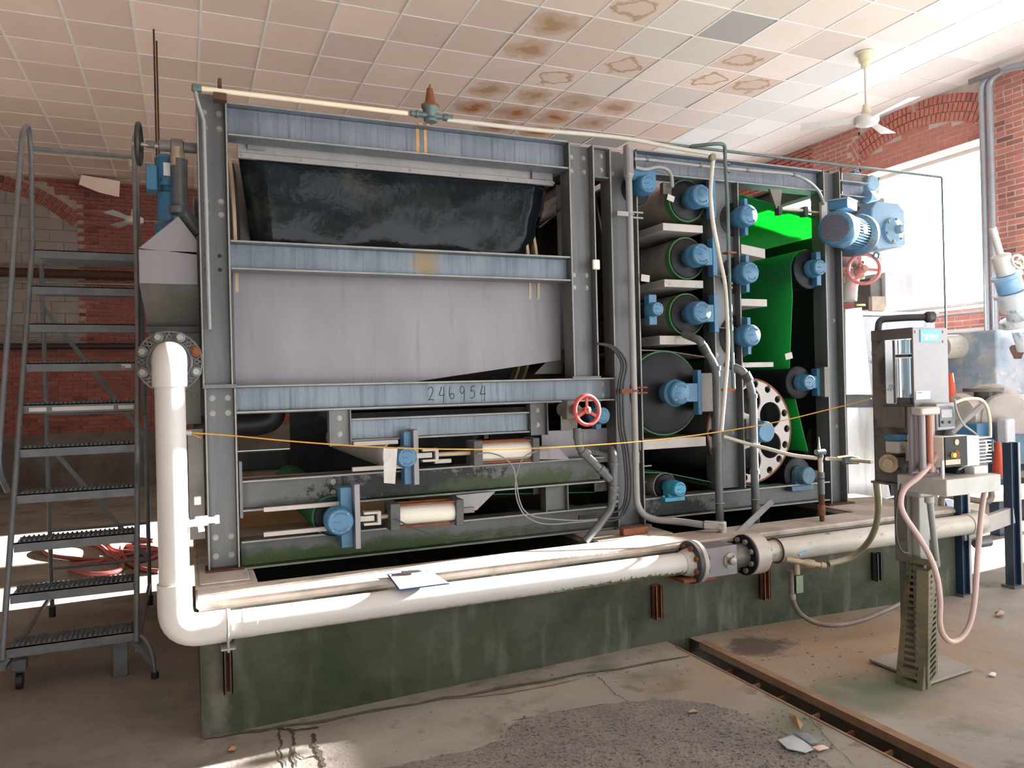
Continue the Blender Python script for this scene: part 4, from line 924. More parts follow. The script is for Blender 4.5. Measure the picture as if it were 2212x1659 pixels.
# lattice backing flange with eight bolts
fr = thing('backing_flange', (fl_.x, 4.26, fl_.z), 'round grey lattice flange with eight bolts behind the upper white elbow', 'flange')
FYr = 4.22; fx = at(366, 782, Y=FYr).x; RR = .155
MB().torus((fx, FYr, ez), (0,1,0), RR*.98, .0055, 48, 8).torus((fx, FYr, ez), (0,1,0), RR*.66, .009, 40, 8).build('flange_ring', GALV, fr, kind='stuff')
m = MB()
for k in range(8):
    a0 = PI/8 + k*PI/4
    for s in (-1, 1):
        a = a0 + s*.16; b = a0 + PI/4*.5 + (0 if s > 0 else -PI/4); 
        p = V(fx + RR*.70*math.cos(a0+s*.2), FYr, ez + RR*.70*math.sin(a0+s*.2)); q = V(fx + RR*.98*math.cos(a0+s*.42), FYr, ez + RR*.98*math.sin(a0+s*.42)); m.cyl(p, q, .004, n=6)
        p = V(fx + RR*.98*math.cos(a0+s*.2), FYr, ez + RR*.98*math.sin(a0+s*.2)); q = V(fx + RR*.70*math.cos(a0+s*.42), FYr, ez + RR*.70*math.sin(a0+s*.42)); m.cyl(p, q, .004, n=6)
m.build('flange_web', GALV, fr, kind='stuff')
MB().lathe((fx, FYr+.01, ez), (0,1,0), [(0, .075), (0, RR*.62), (.03, RR*.62), (.03, .075)], 36, caps=False).build('flange_hub', GALV, fr)
for k in range(8):
    a = PI/8 + k*PI/4; p = V(fx + RR*.86*math.cos(a), FYr-.005, ez + RR*.86*math.sin(a)); rusty = k == 0
    lg = MB().lathe(p, (0,-1,0), [(-.03,.02),(0,.027),(.004,.027),(.006,.02)], 20).build('bolt_boss', GALV if not rusty else RUST, fr)
    MB().lathe(p + V(0,-.006,0), (0,-1,0), [(0,.017),(.012,.017)], 6).build('bolt_head', BOLT if not rusty else RUST, lg)
# U-bolt hangers and unistrut brackets on the plinth face
def ubolt(x, M, strut=None, lbl=''):
    t = thing('pipe_bracket', (x, PYc, .25), lbl, 'bracket')
    m = MB(); a = [(x, PYc + (PR+.006)*math.cos(th), ZP + (PR+.006)*math.sin(th)) for th in [PI*(-.05) + PI*1.1*k/16 for k in range(17)]]
    a = [(x, PYc+PR+.006, ZP-.10)] + a + [(x, PYc-PR-.006, ZP-.10)]
    m.tube(a, .006, 8).build('u_bolt', M, t)
    return t
def strut(t, x, z0, z1, M, w=.04):
    m = MB(); y1, y0 = 3.748, 3.705
    m.box((x-w/2, y1-.006, z0), (x+w/2, y1, z1)); m.box((x-w/2, y0, z0), (x-w/2+.005, y1, z1)); m.box((x+w/2-.005, y0, z0), (x+w/2, y1, z1))
    m.box((x-w/2, y0, z0), (x-w/2+.012, y0+.004, z1)); m.box((x+w/2-.012, y0, z0), (x+w/2, y0+.004, z1)); m.build('strut_channel', M, t, smooth=False)
t = ubolt(.145, CONDUIT, lbl='pale U-bolt and dark rusty channel bracket at the left end of the white pipe'); strut(t, .145, .20, .455, RUSTD)
MB().box((.115, 3.59, .435), (.175, 3.745, .443)).build('strap_plate', CONDUIT, t)
for pu, ps in (((1499, 1225), (1420, 1300, 1262, 1337)), (None, (1653, 1237, 1232, 1295)), (None, (1896, 1200, 1190, 1255))):
    a = at(ps[0], ps[2], Y=3.72); b = at(ps[0], ps[3], Y=3.72)
    if pu:
        xx = at(pu[0], pu[1], Y=PYc).x; t = ubolt(xx, RUST, lbl='rusty U-bolt and channel bracket left of the flanged check valve')
        MB().box((xx-.12, 3.60, .425), (xx+.10, 3.75, .445)).build('angle_shelf', RUST, t, bevel=.002)
    elif ps[0] == 1653: t = thing('pipe_bracket', (a.x, 3.72, b.z), 'rusty channel bracket under the flange at the right of the check valve', 'bracket')
    else: t = thing('pipe_bracket', (a.x, 3.72, b.z), 'dark channel bracket under the far right part of the white pipe', 'bracket')
    strut(t, a.x, b.z, min(a.z, .40), RUST if ps[0] < 1800 else DARKM, w=.05)
# flanged valve assembly
xA = at(1536, 1207, Y=PYc-.1).x
cv = thing('flanged_check_valve', (2.95, PYc, ZP), 'stainless check valve body between two bolted flanges on the white pipe', 'valve')
def flange(xc, th, r, M, rust=False, dirn=1, name='pipe_flange'):
    f = MB().lathe((xc, PYc, ZP), (1,0,0), [(0, PR+.01), (0, r-.004), (.004, r), (th-.004, r), (th, r-.004), (th, PR)], 40, caps=False).build(name, M, cv)
    for k in range(8):
        a = PI/8 + k*PI/4; c = V(xc, PYc + r*.76*math.cos(a), ZP + r*.76*math.sin(a))
        MB().lathe(c, (-1,0,0), [(-th-.018,.015),(-th-.018,.015),(0,.016),(.016,.016)], 6).build('bolt', RUST if rust else BOLT, f, smooth=False)
    return f
xf1 = at(1510, 1207, Y=PYc-.10).x
flange(xf1, .028, .122, DARKM, True); flange(xf1+.030, .030, .122, PANW, True)
xf2 = at(1628, 1180, Y=PYc-.10).x
flange(xf2, .02, .120, BLKROLL); flange(xf2+.022, .10, .120, PVCD)
MB().lathe((xf1-.05, PYc, ZP), (1,0,0), [(0, PR+.004), (.05, PR+.02)], 28).build('flange_neck', PVCD, cv)
MB().box((xf1+.06, PYc-.075, ZP-.085), (xf2-.10, PYc+.075, ZP+.085)).build('valve_body', SS, cv, bevel=.004)
MB().lathe((xf2-.11, PYc, ZP), (1,0,0), [(0,.07),(.12,.07)], 28).build('valve_neck', SSD, cv)
xb = (xf1 + xf2)/2 - .0
bs = MB().lathe((xb+.04, PYc-.074, ZP), (0,-1,0), [(0,.045),(.008,.045),(.009,.022),(.035,.022),(.037,.018)], 28).build('cover_boss', BOLT, cv)
bolts(bs, [(xb+.04+.034*math.cos(a), PYc-.082, ZP+.034*math.sin(a)) for a in (PI/4, 3*PI/4, 5*PI/4, 7*PI/4)], r=.006, h=.007)
# continuation of the pipe to the right
wp2 = thing('weathered_white_pipe', (4.4, PYc, ZP), 'weathered white pipe continuing right of the check valve past the slotted stand', 'pipe')
MB().tube([(xf2+.11, PYc, ZP), (xf2+.24, PYc, ZP)], PR, 28).build('pipe_stub', PVCD, wp2)
MB().tube([(xf2+.24, PYc, ZP), (5.0, PYc, ZP)], PR+.006, 28).build('pipe_run', PVCD, wp2)
MB().torus((xf2+.25, PYc, ZP), (1,0,0), PR+.009, .006, 32, 8).build('band_clamp', RUSTD, wp2)
MB().tube(bend([(4.98, PYc, ZP), (5.16, PYc, ZP), (5.16, PYc+.4, ZP)], .12), PR+.012, 24).build('elbow', PVCD, wp2)
MB().cyl((5.0, 3.62, ZP-.13), (5.14, 3.62, ZP-.13), .03, n=16).build('drain_stub', GPVC, wp2)
# hose valve hanging at the pipe
hv = thing('hose_valve', (3.45, 3.50, .40), 'small bronze lever valve with brown hose in front of the weathered pipe', 'valve')
p = at(1715, 1208, Y=3.50)
MB().lathe(p - V(.06,0,-.005), (1,-.35,-.22), [(0,.016),(.03,.018),(.10,.016),(.13,.025),(.17,.025),(.175,.016),(.21,.016),(.212,.020),(.24,.020)], 14).build('valve_body', BRONZE, hv)
MB().cyl(p + V(.02,0,0), p + V(.02,0,-.09), .018, n=12).build('tee_leg', BRONZE, hv)
q = at(1742, 1190, Y=3.49); MB().cyl(p + V(.03,-.01,.02), q, .008, n=8).tube([q, at(1772, 1181, Y=3.49)], .0025, 8).build('lever', mat('blue_lever', (.2,.4,.6), None), hv)
a = at(1709, 1225, Y=3.52)
hz = thing('brown_hose', (3.8, 3.4, .05), 'brown rubber hose sagging from the small valve to the floor behind the slotted stand', 'hose')
pts = [at(x, y, Y=yy) for x, y, yy in [(1709,1232,3.52),(1710,1262,3.52),(1712,1292,3.50),(1728,1325,3.45),(1765,1346,3.40),(1810,1350,3.36),(1860,1340,3.36),(1910,1320,3.36),(1975,1290,3.40)]]
MB().tube(spl(pts, 8), .0145, 10).build('hose', mat('brown_hose_rubber', (.10,.075,.06), (.16,.125,.10), 10, rough=.5), hz)
MB().lathe(pts[2]+V(0,0,-.005), (0,0,1), [(0,.018),(.03,.018)], 12).build('hose_clamp', BOLT, hz)
ts = at(1727, 1262, Y=3.745); MB().box((ts.x-.028, 3.742, ts.z-.055), (ts.x+.028, 3.747, ts.z+.055)).build('green_tag', mat('green_grey_card', (.16,.21,.13), (.2,.26,.16), 10), pl)
# olive hose from the unit down behind the pipe
OLV = [at(x, y, Y=yy) for x, y, yy in [(1893,1040,3.05),(1897,1080,3.10),(1896,1115,3.2),(1887,1150,3.3),(1868,1180,3.45),(1835,1205,3.55),(1790,1218,3.58)]]
tag(MB().tube(spl(OLV, 8), .018, 12).build('olive_hose', OLIVE), 'thick olive translucent hose curving from the polymer unit down to the white pipe', 'hose')

# ================================================================== THINGS ON THE PLINTH
cb = thing('clipboard', (.9, 3.75, .62), 'clipboard with a blank white sheet lying across plinth edge and white pipe', 'clipboard')
q = [at(x, y, Z=z) for x, y, z in [(862,1276,.60),(971,1262,.60),(930,1234,.632),(835,1241,.632)]]
def slab(q, th, m=None):
    m = m or MB(); q = [Vector(a) for a in q]; n = (q[1]-q[0]).cross(q[3]-q[0]).normalized(); n = n if n.z > 0 else -n
    return m.hexa([a for a in q] + [a + n*th for a in q]), n
def lerpq(q, u, v): return (q[0]*(1-u) + q[1]*u)*(1-v) + (q[3]*(1-u) + q[2]*u)*v
m, n = slab(q, .004); m.build('board', NAVY, cb)
qq = [lerpq(q, .02, .02)+n*.005, lerpq(q, .98, .02)+n*.005, lerpq(q, .97, .90)+n*.005, lerpq(q, .03, .90)+n*.005]
m, _ = slab(qq, .003); m.build('paper_sheets', PAPER, cb)
m, _ = slab([lerpq(q, .30, .90)+n*.004, lerpq(q, .75, .90)+n*.004, lerpq(q, .72, 1.0)+n*.004, lerpq(q, .33, 1.0)+n*.004], .010); m.build('clip', DARKM, cb)
pn = tag(MB().cyl(lerpq(q, .05, .80)+n*.013, lerpq(q, .48, .76)+n*.013, .0045, n=8).build('pen', RUSTD), 'dark pen lying on the clipboard paper', 'pen')
# rusty block with conduit clamp, conduit run
a = at(1395, 1152, Z=.66)
kb = tag(MB().box((a.x-.06, 4.08, .621), (a.x+.12, 4.13, .665)).build('rusty_block', RUST, bevel=.003), 'short rusty steel block on the plinth under the bent grey conduit', 'block')
cd = thing('grey_conduit', (2.7, 4.25, .7), 'stout grey conduit with capped top running down the middle column', 'conduit')
CYc = 4.24
q = [at(x, y, Y=CYc) for x, y in [(1357,385),(1362,600),(1368,900),(1376,1060)]]
e1 = at(1376, 1060, Y=CYc); e1 = V(2.665, CYc, .86)
xs = at(1366, 700, Y=CYc).x
MB().tube(bend([(xs, CYc, 2.90), (xs, CYc, .69), (xs+.22, 4.05, .675), (xs+.30, 3.95, .665)], .20, 8), .022, 16).build('conduit_pipe', CONDUIT, cd)
MB().box((xs-.025, CYc-.03, 2.90), (xs+.025, CYc+.03, 3.11)).build('conduit_body', CONDUIT, cd, bevel=.012, seg=2)
MB().box((xs-.015, CYc-.033, 2.92), (xs+.018, CYc-.028, 3.08)).build('cover_plate', SS, cd, bevel=.002)
MB().lathe((xs, CYc, 2.89), (0,0,1), [(0,.027),(.02,.027)], 16).build('coupling', CONDUIT, cd); MB().lathe((xs, CYc, 1.05), (0,0,1), [(0,.026),(.07,.026)], 16).build('coupling', CONDUIT, cd)
en = V(xs+.30, 3.95, .665)
MB().obox(en + V(.05,-.045,0), (.13,.05,.05), Matrix.Rotation(-.72, 3, 'Z')).build('end_fitting', PANW, cd, bevel=.008)
MB().box((en.x+.07, 3.86, .58), (en.x+.115, 3.905, .69)).build('drop_fitting', PANW, cd, bevel=.008)
for zz, M in ((2.64, CONDUIT), (1.50, RUST)):
    c_ = MB().box((2.56, CYc-.02, zz), (xs-.02, CYc+.04, zz+.03)).build('strut_clamp', M, cd)
    MB().torus((xs, CYc, zz+.015), (0,0,1), .026, .006, 20, 6).build('clamp_ring', M, c_)
    for dz in (0, .035): MB().cyl((xs+.02, CYc, zz+dz), (xs+.10, CYc, zz+dz), .006, n=8).build('clamp_bolt', M, c_)
# black air lines beside the column
for k, (off, bot) in enumerate(((0, 1125), (6, 1118), (-5, 1108))):
    pts = [at(x+off, y, Y=4.24) for x, y in [(1295,742),(1325,752),(1347,785),(1340,840),(1342,920),(1352,980),(1357,1050),(1350,1095)]] + [at(1325+off, bot, Y=4.24), at(1250, bot-4+k*6, Y=4.20)]
    tag(MB().tube(spl(pts, 8), .007, 8).build('air_line', BLK), ('outermost', 'middle', 'innermost')[k] + ' of three black air lines looping down the middle column', 'hose', 'black air lines on the middle column')
for k, pts in enumerate(([(1031,980),(1060,979),(1090,990),(1108,1010),(1115,1040),(1122,1080),(1135,1105),(1165,1118),(1240,1124),(1290,1122)], [(1160,974),(1135,985),(1120,1010),(1113,1050),(1120,1090),(1140,1118),(1180,1132),(1245,1128),(1292,1124)], [(853,1121),(900,1143),(945,1158),(990,1162),(1050,1150),(1110,1140),(1160,1133)])):
    P_ = [at(x, y, Y=4.10 if k < 2 else 4.06) for x, y in pts]
    tag(MB().tube(spl(P_, 8), .0042, 8).build('air_tube', mat('grey_tubing', (.16,.17,.18), None, rough=.3) if k < 2 else BLK),
        ('thin grey tube looping from the rod end of the upper air cylinder', 'thin grey tube looping from the right end of the upper air cylinder', 'thin black tube hanging from the lower air cylinder')[k], 'tube')
# loose grey slat leaning over the pipe
a = at(1565, 1180, Y=3.72); b = at(1668, 1082, Y=4.05); a.y = 3.78
tag(MB().bar(at(1560,1185,Y=3.80), b, .042, .010, up=(0,-1,.3)).build('metal_strip', SSD, bevel=.002), 'flat grey slat leaning over the plinth behind the check valve', 'slat')
# small standpipe with teal unions
sp = thing('hose_standpipe', (3.8, 3.85, .62), 'upright spray pipe of white, grey and rust lengths standing on the plinth', 'pipe')
a = at(1776, 1135, Y=3.86); X_ = a.x
for z0, z1, r, M in ((.622, .66, .016, RUSTD), (.66, .73, .024, RUST), (.73, .80, .020, RUSTD), (.80, .90, .022, GPVC), (.905, .945, .022, GPVC), (.945, 1.06, .015, PVCD)):
    MB().cyl((X_, 3.86, z0), (X_, 3.86, z1), r, n=14).build('pipe_piece', M, sp)
MB().cyl((X_-.035, 3.86, 1.078), (X_+.035, 3.86, 1.078), .020, n=14).cyl((X_, 3.86, 1.04), (X_, 3.86, 1.08), .019, n=14).build('tee', PIPET, sp)
MB().lathe((X_-.01, 3.86, 1.09), (.0,0,1), [(0,.010),(.06,.004),(.09,.001)], 8).build('nozzle', PANW, sp)
wh = thing('white_spray_hose', (3.4, 4.0, 1.1), 'white hose slanting from the centre column to the spray pipe and lever valve', 'hose')
pts = [at(x, y, Y=yy) for x, y, yy in [(1563,943,4.26),(1610,957,4.18),(1660,970,4.06),(1710,983,3.96),(1765,990,3.87)]]
MB().tube(spl(pts, 6), .013, 10).build('hose', HOSEW, wh)
pts = [at(1785,991,Y=3.86), at(1830,993,Y=3.70), at(1884,998,Y=3.45)]
MB().tube(pts, .012, 10).build('pipe_piece', PVCD, wh)
c = at(1838, 994, Y=3.68); MB().obox(c, (.10,.045,.05), Matrix.Rotation(-.5, 3, 'Z')).build('valve_body', PIPET, wh, bevel=.008)
MB().bar(c+V(.02,0,.03), at(1808, 988, Y=3.62), .012, .010).build('valve_lever', YELP, wh, bevel=.003)

# ================================================================== PIPES ON TOP OF THE PRESS
YT = 4.27
tp = thing('cream_top_pipe', (1.3, YT, 3.15), 'cream pipe with a rusty regulator running along the top of the press', 'pipe')
a = at(425, 193, Y=YT); b = at(880, 243, Y=YT); c = at(1330, 297, Y=YT)
zt = (a.z + b.z)/2
MB().cyl((a.x+.01, YT, zt), (b.x, YT, zt), .0135, n=14).build('pipe_left', mat('cream_pipe', (.68,.58,.44), (.74,.66,.54), 5, rough=.4), tp)
MB().tube(spl([at(965, 259, Y=YT), at(1150, 280, Y=YT), at(1290, 292, Y=YT), at(1370, 302, Y=4.24), at(1450, 318, Y=4.18), at(1537, 333, Y=4.10)], 6), .0135, 12).build('hose_right', HOSEW, tp)
MB().box((a.x-.025, YT-.018, zt-.018), (a.x+.025, YT+.018, zt+.018)).build('elbow', PIPET, tp, bevel=.008, seg=2)
MB().tube([(a.x-.01, YT, zt), (a.x+.0, YT+.0, zt-.06), (a.x+.03, YT+.02, zt-.16), (a.x+.035, YT+.02, 1.9)], .011, 10).build('drop_hose', CONDUIT, tp)
rg = thing('pressure_regulator', (1.29, YT, 3.12), 'rusty cone-topped pressure regulator on the top beam', 'regulator')
r0 = at(930, 250, Y=YT)
MB().lathe((r0.x, YT, 3.117), (0,0,1), [(0,.036),(.012,.042),(.03,.030),(.06,.040),(.085,.050)], 20).build('regulator_body', PIPET, rg)
MB().lathe((r0.x, YT, 3.202), (0,0,1), [(0,.052),(.012,.054),(.022,.040),(.035,.030),(.11,.018),(.118,.006),(.135,.005)], 20).build('spring_bonnet', RUST, rg)
MB().lathe((r0.x-.12, YT, 3.155), (1,0,0), [(0,.017),(.03,.017),(.03,.022),(.045,.022),(.046,.014),(.09,.02),(.15,.02),(.19,.014),(.20,.021),(.225,.021),(.226,.017),(.255,.017)], 14).build('pipe_unions', PIPET, rg)
bc = thing('beam_clamp', (.19, 4.28, 3.12), 'small rusty beam clamp at the top of the left column', 'clamp')
a = at(474, 222, Y=4.28); MB().box((a.x-.03, 4.25, 3.10), (a.x+.035, 4.31, 3.135)).cyl((a.x, 4.27, 3.12), (a.x, 4.27, 3.20), .008, n=8).build('clamp_body', RUSTD, bc); MB().box((a.x-.006, 4.26, 3.16), (a.x+.012, 4.29, 3.215)).build('hook', RUSTD, bc)
tl = thing('teal_pipe', (3.0, 4.3, 3.15), 'thin teal pipe running to the right above the press and dropping beyond it', 'pipe')
P_ = [at(1240, 289, Y=4.34), at(1400, 303, Y=4.34), at(1553, 324, Y=4.34), at(1800, 353, Y=4.34), at(2033, 385, Y=4.34)]
zz = sum(p.z for p in P_)/5
MB().tube([(P_[0].x, 4.34, zz), (P_[4].x, 4.34, zz)], .010, 12).build('pipe_run', PIPET, tl)
MB().tube(bend([(P_[4].x-.02, 4.34, zz), (P_[4].x+.01, 4.34, zz), (P_[4].x+.01, 4.34, 1.2)], .02), .008, 10).build('pipe_drop', PIPET, tl)
e = at(1566, 322, Y=4.22)
MB().tube(bend([(e.x-.20, 4.33, zz), (e.x-.06, 4.22, zz-.0), (e.x, 4.22, zz+.0), (e.x, 4.22, zz-.10)], .03) + [at(1572, 450, Y=4.22), at(1576, 620, Y=4.22), at(1585, 840, Y=4.22)], .0125, 12).build('pipe_branch', PIPET, tl)
for y_ in (357, 373, 615, 624):
    p = at(1571 if y_ < 400 else 1577, y_, Y=4.22); MB().lathe(p, (0,0,1), [(0,.019),(.014,.019)], 14).build('union_nut', SSD, tl)
u = at(1578, 548, Y=4.22); MB().box((u.x-.04, 4.20, u.z), (u.x+.035, 4.26, u.z+.012)).build('pipe_strap', RUST, tl)
u = at(1578, 845, Y=4.22); MB().box((u.x-.045, 4.20, u.z), (u.x+.025, 4.26, u.z+.02)).build('pipe_strap', RUST, tl)
sup = at(1816, 350, Y=4.34); MB().cyl((sup.x, 4.34, zz-.02), (sup.x, 4.34, 2.85), .008, n=8).build('support_rod', RUSTD, tl)
ch = thing('cream_hose', (3.3, 4.1, 2.0), 'limp cream hose hanging down the centre column from the top elbow', 'hose')
pts = [at(x, y, Y=4.10) for x, y in [(1541,342),(1537,380),(1535,430),(1541,490),(1554,555),(1566,615),(1571,690),(1572,760),(1566,840),(1558,930)]]
MB().tube(spl(pts, 6), .0135, 12).build('hose', HOSEW, ch)
p = at(1540, 338, Y=4.10); MB().box((p.x-.028, 4.085, p.z-.035), (p.x+.02, 4.12, p.z+.018)).build('elbow', mat('olive_fitting', (.16,.15,.10), None), ch, bevel=.008)
# conduit with fittings along the right top beam and motor lead
mc = thing('motor_conduit', (3.4, 4.28, 3.0), 'thin grey conduit along the right top beam curling down to the gearmotor', 'conduit')
pts = [at(x, y, Y=4.27) for x, y in [(1370,343),(1400,345),(1500,357),(1640,370),(1712,377),(1745,392),(1768,413),(1780,442)]]
MB().tube(pts[:4] + spl(pts[3:], 6)[1:], .011, 10).build('conduit_pipe', CONDUIT, mc)
for x, y in ((1395,344),(1510,357),(1612,367),(1713,377)): p = at(x, y, Y=4.27); MB().lathe(p, (1,0,-.1), [(0,.015),(.02,.015)], 12).build('coupling', SSD, mc)
sc = thing('short_conduit_loop', (2.9, 4.26, 2.9), 'short grey conduit loop beside the topmost small roller', 'conduit')
MB().tube(spl([at(x, y, Y=4.26) for x, y in [(1372,362),(1395,366),(1420,361),(1440,366),(1450,380),(1452,405)]], 6), .013, 10).build('loop', CONDUIT, sc)
p = at(1444, 405, Y=4.30); MB().box((p.x-.05, 4.29, p.z-.05), (p.x+.02, 4.33, p.z+.03)).build('switch_box', SSD, sc, bevel=.004)
p = at(1449, 428, Y=4.24); MB().obox(p, (.055,.003,.04), Matrix.Rotation(.3, 3, 'Y')).build('paper_tag', PANW, sc)
for k, (x, y, Y_) in enumerate(((1394, 601, 4.26), (1704, 769, 4.26))):
    p = at(x, y, Y=Y_); tag(MB().obox(p, (.065,.002,.045), Matrix.Rotation(.1-.3*k, 3, 'Y')).build('paper_tag', PANW), ('blank paper tag hanging beside the second brown roller', 'blank paper tag hanging in front of the green belt')[k], 'tag')
tag(MB().box(at(1284,568,Y=4.26)-V(.008,0,.04), at(1290,575,Y=4.28)+V(.012,0,.04)).build('white_switch', WHITE, bevel=.006), 'small white plastic piece fixed to the right side of the second column', 'plastic piece')
# ================================================================== VALVES AND DRAIN PIPES
def wheel(c, n, R_, M, spokes, parent, name='hand_wheel', rr=.012, rot=0):
    n = Vector(n).normalized(); o = MB().torus(c, n, R_-rr, rr, 40, 10)
    a = n.cross(V(0,0,1)).normalized() if abs(n.z) < .9 else V(1,0,0); b = n.cross(a)
    w_ = o.build(name, M, parent)
    for k in range(spokes):
        th = 2*PI*k/spokes + rot; d = a*math.cos(th) + b*math.sin(th); MB().bar(c + d*R_*.12, c + d*(R_-rr), .020, .008, up=n).build('spoke', M, w_, bevel=.002)
    MB().lathe(Vector(c) - n*.012, n, [(0,R_*.24),(.022,R_*.24),(.026,R_*.15)], 20).build('wheel_hub', M, w_)
    MB().lathe(Vector(c) + n*.012, n, [(0,R_*.11),(.02,R_*.11)], 6).build('wheel_nut', BRONZE, w_)
    return w_
rv = thing('red_handwheel_valve', (2.2, 4.0, 1.41), 'gate valve with round red three-spoke handwheel at the middle of the press', 'valve')
c = at(1268, 886, Y=3.98); wheel(c, (.1,-1,.05), .098, RED, 3, rv, rr=.013, rot=.5)
MB().cyl(c, c + V(-.02,.20,0), .012, n=10).build('valve_stem', BRONZE, rv); MB().lathe(c + V(-.01,.10,0), (-.05,1,0), [(0,.03),(.05,.035),(.10,.045),(.18,.045)], 18).build('valve_bonnet', SSD, rv)
MB().box((c.x-.06, 4.12, c.z-.06), (c.x+.02, 4.2, c.z+.06)).build('valve_body', SSD, rv, bevel=.008)
dp = thing('grey_drain_pipe', (2.3, 4.15, .7), 'grey plastic drain pipe zigzagging down from the red handwheel valve into the pit', 'pipe')
pts = [at(x, y, Y=4.14) for x, y in [(1247,925),(1250,968),(1318,1035)]] 
MB().tube(bend(pts, .06, 6), .026, 16).build('sloping_pipe', GPVC, dp)
for x, y, d in ((1249,942,(0,0,1)), (1262,978,(.75,0,-.65)), (1300,1016,(.75,0,-.65))): MB().lathe(at(x, y, Y=4.14), d, [(-.02,.032),(.03,.032)], 18).build('coupling', GPVC, dp)
pts = [at(1302,968,Y=4.36)] + [at(1322,972,Y=4.18)] + [at(x, y, Y=4.14) for x, y in [(1326,1000),(1325,1062),(1322,1090)]]
MB().tube(bend(pts, .06, 6), .027, 16).build('upright_pipe', GPVC, dp)
for y in (1005, 1055, 1070, 1085): MB().lathe(at(1326, y, Y=4.14), (0,0,1), [(0,.033),(.018,.033)], 18).build('coupling', GPVC, dp)
MB().tube(bend([at(1322,1085,Y=4.14), at(1318,1102,Y=4.13), at(1285,1145,Y=4.08), at(1262,1172,Y=4.05)], .03), .025, 16).build('outlet_pipe', GPVC, dp)
for k, pts in enumerate(([(1512,735),(1520,752),(1536,775),(1545,800),(1551,960),(1551,1142)], [(1603,800),(1612,812),(1622,838),(1625,860),(1629,980),(1640,1112)])):
    Yk = 4.17; P_ = [at(x, y, Y=Yk) for x, y in pts]; x_ = P_[-2].x
    t = thing('grey_downpipe', (x_, Yk, .5), ('grey downpipe in front of the centre column', 'grey downpipe in front of the pierced white drum')[k], 'pipe', None)
    P_ = P_[:3] + [V(x_, Yk, P_[3].z), V(x_, Yk, .48)]
    MB().tube(bend([P_[0]+V(-.04,.12,.05)] + P_, .05, 5), [.026]*0 or .027, 16).build('pipe_run', GPVC, t)
    for z_ in (P_[3].z, P_[3].z-.52, ): MB().lathe((x_, Yk, z_), (0,0,1), [(0,.032),(.03,.032)], 18).build('coupling', GPVC, t)
    MB().torus((x_, Yk, .75), (0,0,1), .031, .004, 24, 6).build('pipe_strap', OLIVE, t)
    MB().cyl(P_[1]-V(.012,0,-.02), P_[1]+V(.02,0,-.03), .033, n=16).build('coupling', BLK, t)
# valve on the far right with red wheel
r2 = thing('red_gate_valve', (5.0, 4.3, 2.2), 'gate valve with oval-looking red handwheel under the gearmotor', 'valve')
c = at(1866, 581, Y=4.26); wheel(c, (-.75,-1,.05), .125, mat('faded_red_paint', (.50,.13,.13), (.56,.20,.19), 12, rough=.45), 3, r2, rr=.014, rot=.9)
MB().lathe(c + V(.02,.03,0), (.75,1,-.05), [(0,.02),(.05,.03),(.08,.05),(.16,.05)], 18).build('valve_bonnet', BRONZE, r2)
MB().lathe(at(1842, 560, Y=4.45), (-.8,0,.15), [(0,.075),(.06,.072),(.14,.03),(.17,.005)], 20).build('valve_body', SS, r2)
MB().tube([at(1846, 585, Y=4.42), at(1838, 620, Y=4.42), at(1836, 650, Y=4.42)], .05, 16).build('pipe_elbow', mat('grey_valve_paint', (.28,.29,.3), (.4,.4,.4), 8), r2)
MB().bar(at(1850, 659, Y=4.4), at(1869, 659, Y=4.4), .014, .014).build('yellow_lever', YELP, r2, bevel=.004)
# long black pipe behind the left lower bay and cross pipes seen through it
bp = tag(MB().tube(bend([at(418,925,Y=5.0), at(560,915,Y=5.0), at(590,905,Y=5.0)+V(0,0,.0), at(590,870,Y=5.0)], .08), .075, 18).build('black_pipe', BLK), 'fat black pipe behind the left column under the low beam', 'pipe')
# ================================================================== LEFT END: HOPPER, MOTOR, VALVE
hp_ = thing('feed_hopper', (-.07, 4.5, 1.9), 'stainless feed hopper with pyramid top on the left end of the press', 'hopper')
HX0, HX1, HY0, HY1 = -.215, .070, 4.40, 5.3
z0, z1, zt = 2.145, 2.325, 2.50
MB().hexa([V(HX0,HY0,z0),V(HX1,HY0,z0),V(HX1,HY1,z0),V(HX0,HY1,z0),V(HX0,HY0,z1),V(HX1,HY0,z1),V(HX1,HY1,z1),V(HX0,HY1,z1)]).build('hopper_body', SS, hp_, bevel=.004)
MB().prism([V(HX0,HY0,z1+.004), V(HX1,HY0,z1-.02), V(HX1,HY0,z1+.06), V(-.02,HY0,zt+.01)], (0,.6,0)).build('hopper_hood', SS, hp_, bevel=.003)
MB().hexa([V(-.18,HY0+.1,1.93),V(HX1,HY0+.1,1.93),V(HX1,HY1,1.93),V(-.18,HY1,1.93),V(HX0,HY0+.01,z0),V(HX1,HY0+.01,z0),V(HX1,HY1,z0),V(HX0,HY1,z0)]).build('hopper_cone', mat('shadowed_steel', (.055,.047,.042), (.085,.075,.066), 5, rough=.5), hp_)  # shade under the hopper is put into this dark steel colour
MB().box((-.19,HY0+.08,1.90),(HX1,HY1,1.93)).build('hopper_flange', DARKM, hp_)
MB().box((-.16,HY0+.15,1.4),(HX1,HY1,1.90)).build('hopper_throat', SSD, hp_)
MB().box((.0, 4.36, .8),(.075, 4.40, 1.38)).build('side_sheet', SSD, hp_)
mv = thing('mixer_motor', (-.03, 4.55, 2.55), 'blue upright mixer motor with switch box at the upper left of the press', 'motor')
a = at(361, 400, Y=4.62); Xm = a.x
zz = [at(361, y, Y=4.62).z for y in (337, 405, 415, 480, 498)]
MB().lathe((Xm, 4.62, zz[1]), (0,0,1), [(0,.062),(zz[0]-zz[1]-.02,.062),(zz[0]-zz[1],.045)], 24).build('motor_body', BLUE, mv)
